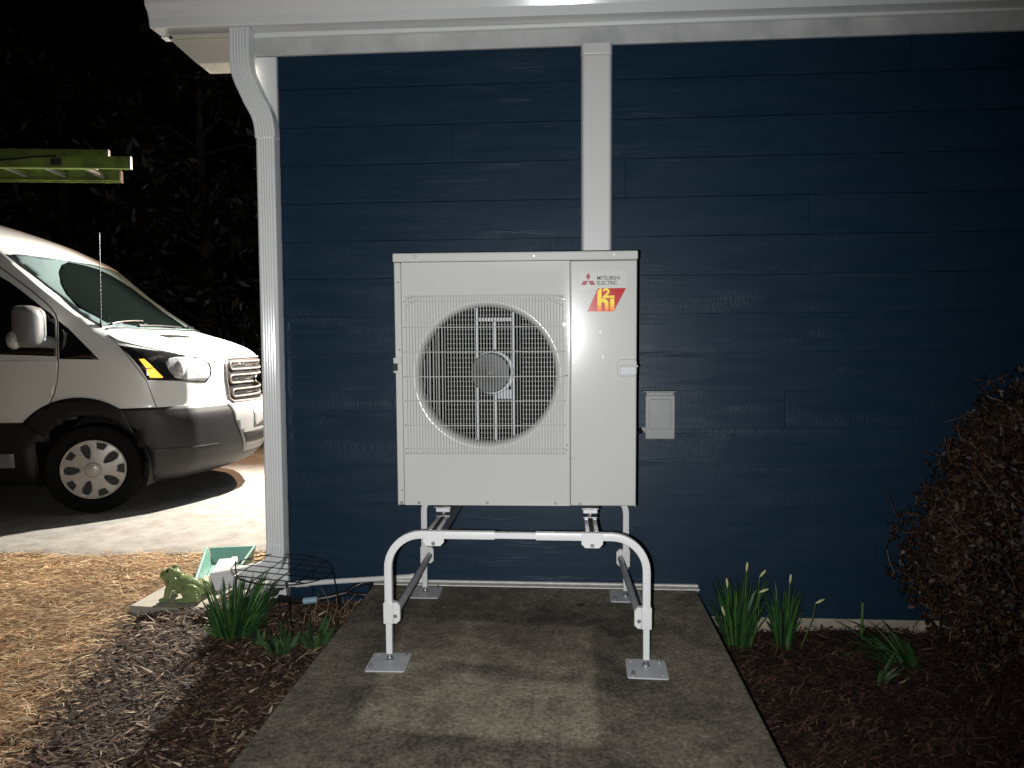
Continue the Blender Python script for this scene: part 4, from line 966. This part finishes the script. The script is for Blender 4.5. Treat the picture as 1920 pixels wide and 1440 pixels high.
# side glass, quarter light, doors
door = patch('door', [(-.205, -1, 1.15), (-.213, -1, 1.013), (-.245, -1, .902), (-.285, -1, .83), (-.365, -1, .775), (-.462, -1, .694), (-1.27, -1, .694), (-1.27, -1, 1.15)], SIDE, 'van_white', van, off=.0035, thick=.008, mirror=True)
sg = patch('side_window', [(-.643, -.9, 1.77), (-.569, -.9, 1.726), (-.494, -.9, 1.669), (-.407, -.9, 1.60), (-.331, -.9, 1.537), (-.269, -.9, 1.492), (-.238, -.9, 1.455), (-.219, -1, 1.179), (-.614, -1, 1.195), (-1.22, -1, 1.195), (-1.24, -.9, 1.82), (-.74, -.9, 1.82)], SIDE, 'glass_dark', van, off=.004, mirror=True)
patch('quarter_window', [(-.213, -1, 1.440), (-.144, -1, 1.385), (-.054, -1, 1.297), (.022, -1, 1.221), (.085, -1, 1.152), (-.195, -1, 1.159)], SIDE, 'glass_dark', van, off=.004, mirror=True)
ds = [(-.95, -.9, 1.99), (-.75, -.9, 1.90), (-.646, -.917, 1.84), (-.521, -.932, 1.745), (-.397, -.945, 1.65), (-.284, -.961, 1.549), (-.239, -.969, 1.492), (-.221, -.976, 1.442), (-.219, -.992, 1.354), (-.207, -1.02, 1.16), (-.204, -1.023, 1.124), (-.213, -1.026, 1.013), (-.24, -1.027, .902), (-.275, -1.027, .83)]
seam('door_gap', ds, SIDE, .0045)
seam('door_gap', [(-1.28, -1, 1.98), (-1.28, -1, .70)], SIDE, .0045)
patch('side_panel', [(-1.29, -1, .694), (-2.84, -1, .694), (-2.93, -1, .792), (-1.29, -1, .792)], SIDE, 'van_white', van, off=.003, mirror=True)
patch('step_plate', [(-.554, -1, .461), (-.558, -1, .356), (-1.25, -1, .350), (-1.25, -1, .463)], SIDE, 'van_grey', van, off=.004, mirror=True)
# arch flares
for cx in (-.07, -3.3):
    outer = [(cx+.53*math.cos(R(a_)), -1, .345+.53*math.sin(R(a_))) for a_ in range(52, 141, 4)] if cx > -1 else [(cx+.52*math.cos(R(a_)), -1, .345+.52*math.sin(R(a_))) for a_ in range(38, 143, 4)]
    ax = 0 if cx > -1 else -3.3
    inner = [(ax+.40*math.cos(R(a_)), -1, .345+.40*math.sin(R(a_))) for a_ in range(144 if cx > -1 else 142, 38, -4)]
    patch('arch_flare', outer+inner, SIDE, 'van_clad', van, off=.010, thick=.02, mirror=True)
# bonnet, wing and lamp seams
seam('wing_gap', [(.126, -.955, 1.335), (.215, -.978, 1.25), (.318, -.995, 1.119), (.397, -.976, .996), (.425, -.965, .90), (.457, -.952, .792)], DIAG, .003)
seam('bonnet_gap', [(.126, -.955, 1.335), (.198, -.957, 1.291), (.346, -.922, 1.249), (.488, -.867, 1.21), (.622, -.775, 1.173), (.754, -.605, 1.104), (.813, -.478, 1.10)], DIAG, .0035)
hl = patch('headlight', [(.203, -.978, 1.257), (.293, -.957, 1.242), (.39, -.921, 1.225), (.478, -.878, 1.207), (.573, -.826, 1.184), (.665, -.712, 1.165), (.707, -.664, 1.146), (.745, -.625, 1.101), (.755, -.613, 1.065), (.751, -.624, 1.012), (.728, -.665, .961), (.675, -.756, .967), (.594, -.855, .981), (.492, -.93, .99), (.406, -.973, .997), (.357, -.987, 1.098), (.281, -.989, 1.189)], DIAG, 'lamp_dark', van, off=.003, thick=.01, step=.035, mirror=True)
for h_, s in zip(hl, (1, -1)):
    def pm(*a, **k):
        o_ = patch(*a, **k)[0]
        if s < 0:
            for w_ in o_.data.vertices: w_.co.y *= -1
            o_.data.flip_normals()
        return o_
    pm('lens', [(.511, -.907, 1.128), (.534, -.878, 1.156), (.577, -.838, 1.163), (.634, -.768, 1.162), (.692, -.694, 1.142), (.734, -.645, 1.101), (.746, -.632, 1.057), (.74, -.645, 1.004), (.718, -.684, .971), (.644, -.81, .983), (.569, -.875, 1.008), (.532, -.901, 1.068)], DIAG, 'lamp', h_, off=.007, thick=.003, step=.03)
    q = cast((.60, -.85, 1.075), DIAG)[0]; MB().ell((q.x-.004, q.y*s+.004*s, q.z), (.040, .040, .066), 20, 12).build('reflector', 'lamp', h_, smooth=True)
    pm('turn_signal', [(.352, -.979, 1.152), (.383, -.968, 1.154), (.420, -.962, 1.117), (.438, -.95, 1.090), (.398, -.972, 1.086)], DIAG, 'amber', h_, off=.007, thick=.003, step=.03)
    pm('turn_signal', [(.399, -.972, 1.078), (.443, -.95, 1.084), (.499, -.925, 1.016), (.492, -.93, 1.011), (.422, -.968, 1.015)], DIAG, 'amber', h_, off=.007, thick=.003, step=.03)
patch('bonnet_vent', [(.344, -.645, 1.339), (.384, -.54, 1.337), (.431, -.386, 1.336), (.482, -.305, 1.327), (.532, -.294, 1.314), (.491, -.455, 1.312), (.439, -.617, 1.31)], DOWN, 'van_clad', van, off=.002, thick=.004, mirror=True)
# grille with its three looped bars
gp = [(.9, -.43, 1.142), (.9, 0, 1.148), (.9, .43, 1.142), (.9, .475, 1.09), (.9, .475, .99), (.9, .44, .82), (.9, .40, .785), (.9, 0, .778), (.9, -.40, .785), (.9, -.44, .82), (.9, -.475, .99), (.9, -.475, 1.09)]
gl = patch('radiator_grille', gp, FRONT, 'seal', van, off=.002, thick=.006)[0]
MB().tube(onsurf(gp+[gp[0]], FRONT, .004), .010, 8).build('grille_surround', 'grille', gl, smooth=True)
for z0_, z1_, hw_ in ((1.052, 1.112, .425), (.940, 1.004, .43), (.825, .886, .40)):
    c_ = (z0_+z1_)/2; rr = (z1_-z0_)/2
    loop = [(.9, -hw_+rr, z1_), (.9, hw_-rr, z1_)]+[(.9, hw_-rr+rr*math.cos(R(a_)), c_+rr*math.sin(R(a_))) for a_ in range(60, -91, -30)]+[(.9, -hw_+rr, z0_)]+[(.9, -hw_+rr+rr*math.cos(R(a_)), c_+rr*math.sin(R(a_))) for a_ in range(240, 89, -30)]
    MB().tube(onsurf(loop, FRONT, .006), .0085, 8).build('grille_bar', 'grille', gl, smooth=True)
    MB().tube(onsurf([(.9, -hw_+.06, c_), (.9, hw_-.06, c_)], FRONT, .003), .006, 6).build('grille_slat', 'chrome', gl, smooth=True)
q = cast((.9, 0, .962), FRONT)[0]; lg = MB().ell((q.x+.012, 0, q.z), (.016, .092, .040), 28, 12).build('oval_emblem', 'chrome', gl, smooth=True)
# bumper centre, mouth, crease
bf = patch('bumper_centre', [(.95, -.48, .772), (.95, .48, .772), (.95, .44, .64), (.95, .38, .53), (.95, .30, .36), (.95, -.30, .36), (.95, -.38, .53), (.95, -.44, .64)], FRONT, 'van_grey', van, off=.006, thick=.01)[0]
patch('bumper_mouth', [(.95, -.35, .525), (.95, .35, .525), (.95, .31, .437), (.95, -.31, .437)], FRONT, 'seal', bf, off=.008, thick=.004)
patch('number_plate_mount', [(.95, -.20, .70), (.95, .20, .70), (.95, .20, .56), (.95, -.20, .56)], FRONT, 'van_grey', bf, off=.012, thick=.006)
seam('bumper_crease', [(.79, -.609, .466), (.66, -.80, .468), (.547, -.902, .472), (.42, -.97, .475)], DIAG, .005, parent=lower)
# wheel wells and wheels
for x in (0, -3.3):
    for s in (-1, 1): MB().box((x-.42, min(s*.70, s*1.0), .10), (x+.42, max(s*.70, s*1.0), .80)).build('wheel_well', 'seal', van) if False else None
    mb = MB()
    for s in (-1, 1):
        pass
    for s in (-1, 1):
        rr = [[(x+.41*math.cos(R(a_)), y, .345+.41*math.sin(R(a_))) for a_ in range(-20, 201, 10)] for y in (s*1.0, s*.66)]
        mb = MB(); mb.loft(rr, cap=False, closed=False); mb.add([(x, s*.66, .3)]+rr[1], [(0, k, k+1) for k in range(1, len(rr[1]))])
        mb.build('wheel_well', 'seal', van)
MB().box((-4.3, -.78, .24), (.55, .78, .36)).build('underbody', 'seal', van)
def wheel(x, y, steer):
    s = -1 if y < 0 else 1
    wv = bpy.data.objects.new('wheel', None); col.objects.link(wv); wv.parent = van; wv.location = (x, y, .335); wv.rotation_euler = (0, 0, steer+(0 if s < 0 else math.pi)); wv.empty_display_size = .05
    # local: axle along y, outside is -y
    pr = [(.215, .02), (.235, -.005), (.29, -.012), (.318, -.005), (.332, .02), (.3345, .06), (.3345, .17), (.325, .205), (.25, .22), (.215, .20)]
    NSG = 48; rings = [[(r_*math.cos(2*math.pi*k/NSG), y_, r_*math.sin(2*math.pi*k/NSG)) for k in range(NSG)] for r_, y_ in pr]
    MB().loft(rings+[rings[0]], cap=False).build('tyre', 'tyre', wv, smooth=True)
    NA, NR = 150, 26; vs = []; fs = []; mi = []
    def slot(r_, a_):
        k = (a_/(2*math.pi)*5) % 1; d5 = (k-.5)*2*math.pi/5*r_     # arc distance to the big slot axis
        big = (d5/(.020+.16*max(0, r_-.10)))**2+((r_-.142)/.052)**2
        k2 = (a_/(2*math.pi)*5+.5) % 1; e5 = abs((k2-.5)*2*math.pi/5*r_)
        small = max(e5/(.018+.35*max(0, r_-.155)), abs(r_-.183)/.020)
        return min(big, small**2)
    for i in range(NR+1):
        r_ = .212*i/NR
        for j in range(NA):
            a_ = 2*math.pi*j/NA; sv = slot(r_, a_)
            y_ = -.012-.018*math.cos(min(1, r_/.212)*math.pi/2)+(.0)
            if r_ < .05: y_ -= .010
            if sv < 1: y_ += .030
            elif sv < 1.5: y_ += .010*(1.5-sv)
            vs.append((r_*math.cos(a_), y_, r_*math.sin(a_)))
    for i in range(NR):
        for j in range(NA):
            k = (j+1) % NA; c_ = .212*(i+.5)/NR; a_ = 2*math.pi*(j+.5)/NA
            fs.append((i*NA+j, i*NA+k, (i+1)*NA+k, (i+1)*NA+j)); mi.append(1 if slot(c_, a_) < 1.0 else 0)
    mb = MB(); mb.add(vs, fs); mb.mi = mi
    cvr = mb.build('wheel_cover', ['cap', 'seal'], wv, smooth=False)
    MB().loft([[(r_*math.cos(2*math.pi*k/24), y_, r_*math.sin(2*math.pi*k/24)) for k in range(24)] for r_, y_ in ((.038, -.038), (.036, -.046), (.026, -.049), (.004, -.050))]).build('hub_cap', 'cap', cvr, smooth=True)
    MB().loft([[(r_*math.cos(2*math.pi*k/48), y_, r_*math.sin(2*math.pi*k/48)) for k in range(48)] for r_, y_ in ((.206, -.008), (.212, -.016), (.218, -.016), (.222, -.006))], cap=False).build('cover_rim', 'cap', cvr, smooth=True)
    MB().cyl((0, .0, 0), (0, .19, 0), .2135, 32).build('rim_back', 'seal', wv)
wheel(0, -.985, R(17)); wheel(0, .985, R(17)); wheel(-3.3, -.985, 0); wheel(-3.3, .985, 0)
# mirrors
for s in (-1, 1):
    mr_ = bpy.data.objects.new('door_mirror', None); col.objects.link(mr_); mr_.parent = van; mr_.location = (-.33, s*1.13, 1.385); mr_.empty_display_size = .05
    mb = MB(); rings = []
    for x, sy, sz in ((-.085, .072, .120), (-.07, .085, .138), (.0, .090, .142), (.050, .080, .128), (.078, .060, .108), (.092, .03, .06)):
        rings.append([(x+.0*q, p*sy/.09, q*sz/.142+.01) for p, q in rrect(.18, .30, .05, 5)])
    mb.loft(rings).build('housing', 'mirror', mr_, smooth=True)
    MB().box((-.088, -.075, -.12), (-.0855, .075, .12)).build('mirror_glass', 'chrome', mr_, bevel=.0)
    MB().ell((-.085, s*.050, -.085), (.050, .060, .068), 16, 10).build('marker_lens', 'lamp', mr_, smooth=True)
    MB().tube([(.02, 0, -.09), (.07, -s*.06, -.10), (.10, -s*.13, -.11)], [.05, .045, .04], 10).build('mirror_arm', 'mirror', mr_, smooth=True)
# whip aerial with wound coil
mb = MB(); ap = cast((.065, -.93, 1.401), WS)[0]
an = MB().tube([ap, (ap.x+.005, ap.y, ap.z+.30), (ap.x+.012, ap.y, ap.z+.69)], [.005, .0035, .003], 8).build('aerial', 'blackplastic', van, smooth=True)
for k in range(24):
    t = k/23; MB().ell((ap.x+.001+.011*t, ap.y, ap.z+.04+.64*t), (.0052, .0052, .007), 8, 5).build('aerial_winding', 'blackplastic', an, smooth=True)
MB().cyl((ap.x, ap.y, ap.z-.01), (ap.x, ap.y, ap.z+.045), .014, 10, r2=.006).build('aerial_base', 'blackplastic', an, smooth=True)
# roof rack
rk = MB().box((-1.72, -.80, 2.585), (-1.66, .80, 2.615)).build('roof_rack', 'alu', van, bevel=.004)
MB().box((-3.62, -.80, 2.585), (-3.56, .80, 2.615)).build('crossbar', 'alu', rk, bevel=.004)
for x in (-1.69, -3.59):
    for s in (-1, 1): MB().box((x-.025, s*.66-.02, 2.30), (x+.025, s*.66+.02, 2.584)).build('rack_post', 'alu', rk, bevel=.003)

# ------------------------------------------------------------------ ladder on the rack (van-aligned)
ld = empty('extension_ladder', (-3.65, 2.79, -.130), VA); tag(ld, 'bright green fibreglass extension ladder carried above the white van', 'ladder')
def chan(x0_, x1_, y_, z0_, z1_, open_to):
    """C channel rail"""
    mb = MB(); w_ = .032*open_to; t_ = .004*open_to
    P = [(y_, z0_), (y_+w_, z0_), (y_+w_, z0_+.004), (y_+t_, z0_+.004), (y_+t_, z1_-.004), (y_+w_, z1_-.004), (y_+w_, z1_), (y_, z1_)]
    return mb.prismx(P, x0_, x1_)
TL = [('rail', -4.6, -.14, -.515, 2.650, 2.735, 1), ('rail', -4.6, -.14, -.055, 2.650, 2.735, -1), ('rail', -4.0, .146, -.565, 2.645, 2.738, 1), ('rail', -4.0, -.155, -.010, 2.645, 2.738, -1), ('rail', -4.4, -.05, -.500, 2.742, 2.805, 1), ('rail', -4.4, -.05, -.075, 2.742, 2.805, -1)]
for nme, a_, b_, y_, z0_, z1_, o_ in TL:
    rl = chan(a_, b_, y_, z0_, z1_, o_).build(nme, 'ladder', ld)
    MB().box((b_+.0005, min(y_-.003*o_, y_+.035*o_), z0_-.003), (b_+.018, max(y_-.003*o_, y_+.035*o_), z1_+.003)).build('end_cap', 'screw', rl, bevel=.003)
for k in range(14):
    x = -.27-.31*k; MB().box((x-.016, -.510, 2.672), (x+.016, -.060, 2.700)).build('rung', 'zinc', ld, bevel=.006)
for k in range(13):
    x = -.16-.31*k; MB().box((x-.014, -.495, 2.760), (x+.014, -.080, 2.784)).build('rung', 'zinc', ld, bevel=.006)
MB().box((-.44, -.572, 2.665), (-.36, -.566, 2.718)).build('label_plate', 'hole', ld)
for y_ in (-.30,): MB().box((-1.70, -.6, 2.6155), (-1.68, .02, 2.6445)).build('rack_hook', 'alu', ld); MB().box((-3.60, -.6, 2.6155), (-3.58, .02, 2.6445)).build('rack_hook', 'alu', ld)
MB().tube([(-1.9, -.574, 2.66), (-1.2, -.573, 2.678), (-.8, -.573, 2.695), (-.55, -.573, 2.726), (-.40, -.572, 2.732)], .009, 8).build('tie_rope', 'blackplastic', ld, smooth=True)
# crumbs of bark and straw blown on the pad
n = 150; e_ = rng.uniform(0, 1, n) < .6
xy = np.stack([np.where(e_, np.where(rng.uniform(0, 1, n) < .5, -.885+np.abs(rng.normal(0, .06, n)), .56-np.abs(rng.normal(0, .06, n))), rng.uniform(-.88, .55, n)), rng.uniform(-1.9, -.1, n)], 1)
o = lay_blades('pad_litter', xy, np.full(n, .0035), rng.uniform(.006, .024, n), rng.uniform(.0012, .0035, n), rng.uniform(0, 6.28, n), pal(n, [(.05, .03, .02), (.14, .09, .05), (.03, .02, .015), (.26, .2, .12)], [4, 2, 4, 1]), 'chips', .002, tilt=.03)
tag(o, 'scattered crumbs of bark and straw on the concrete pad', kind='stuff')
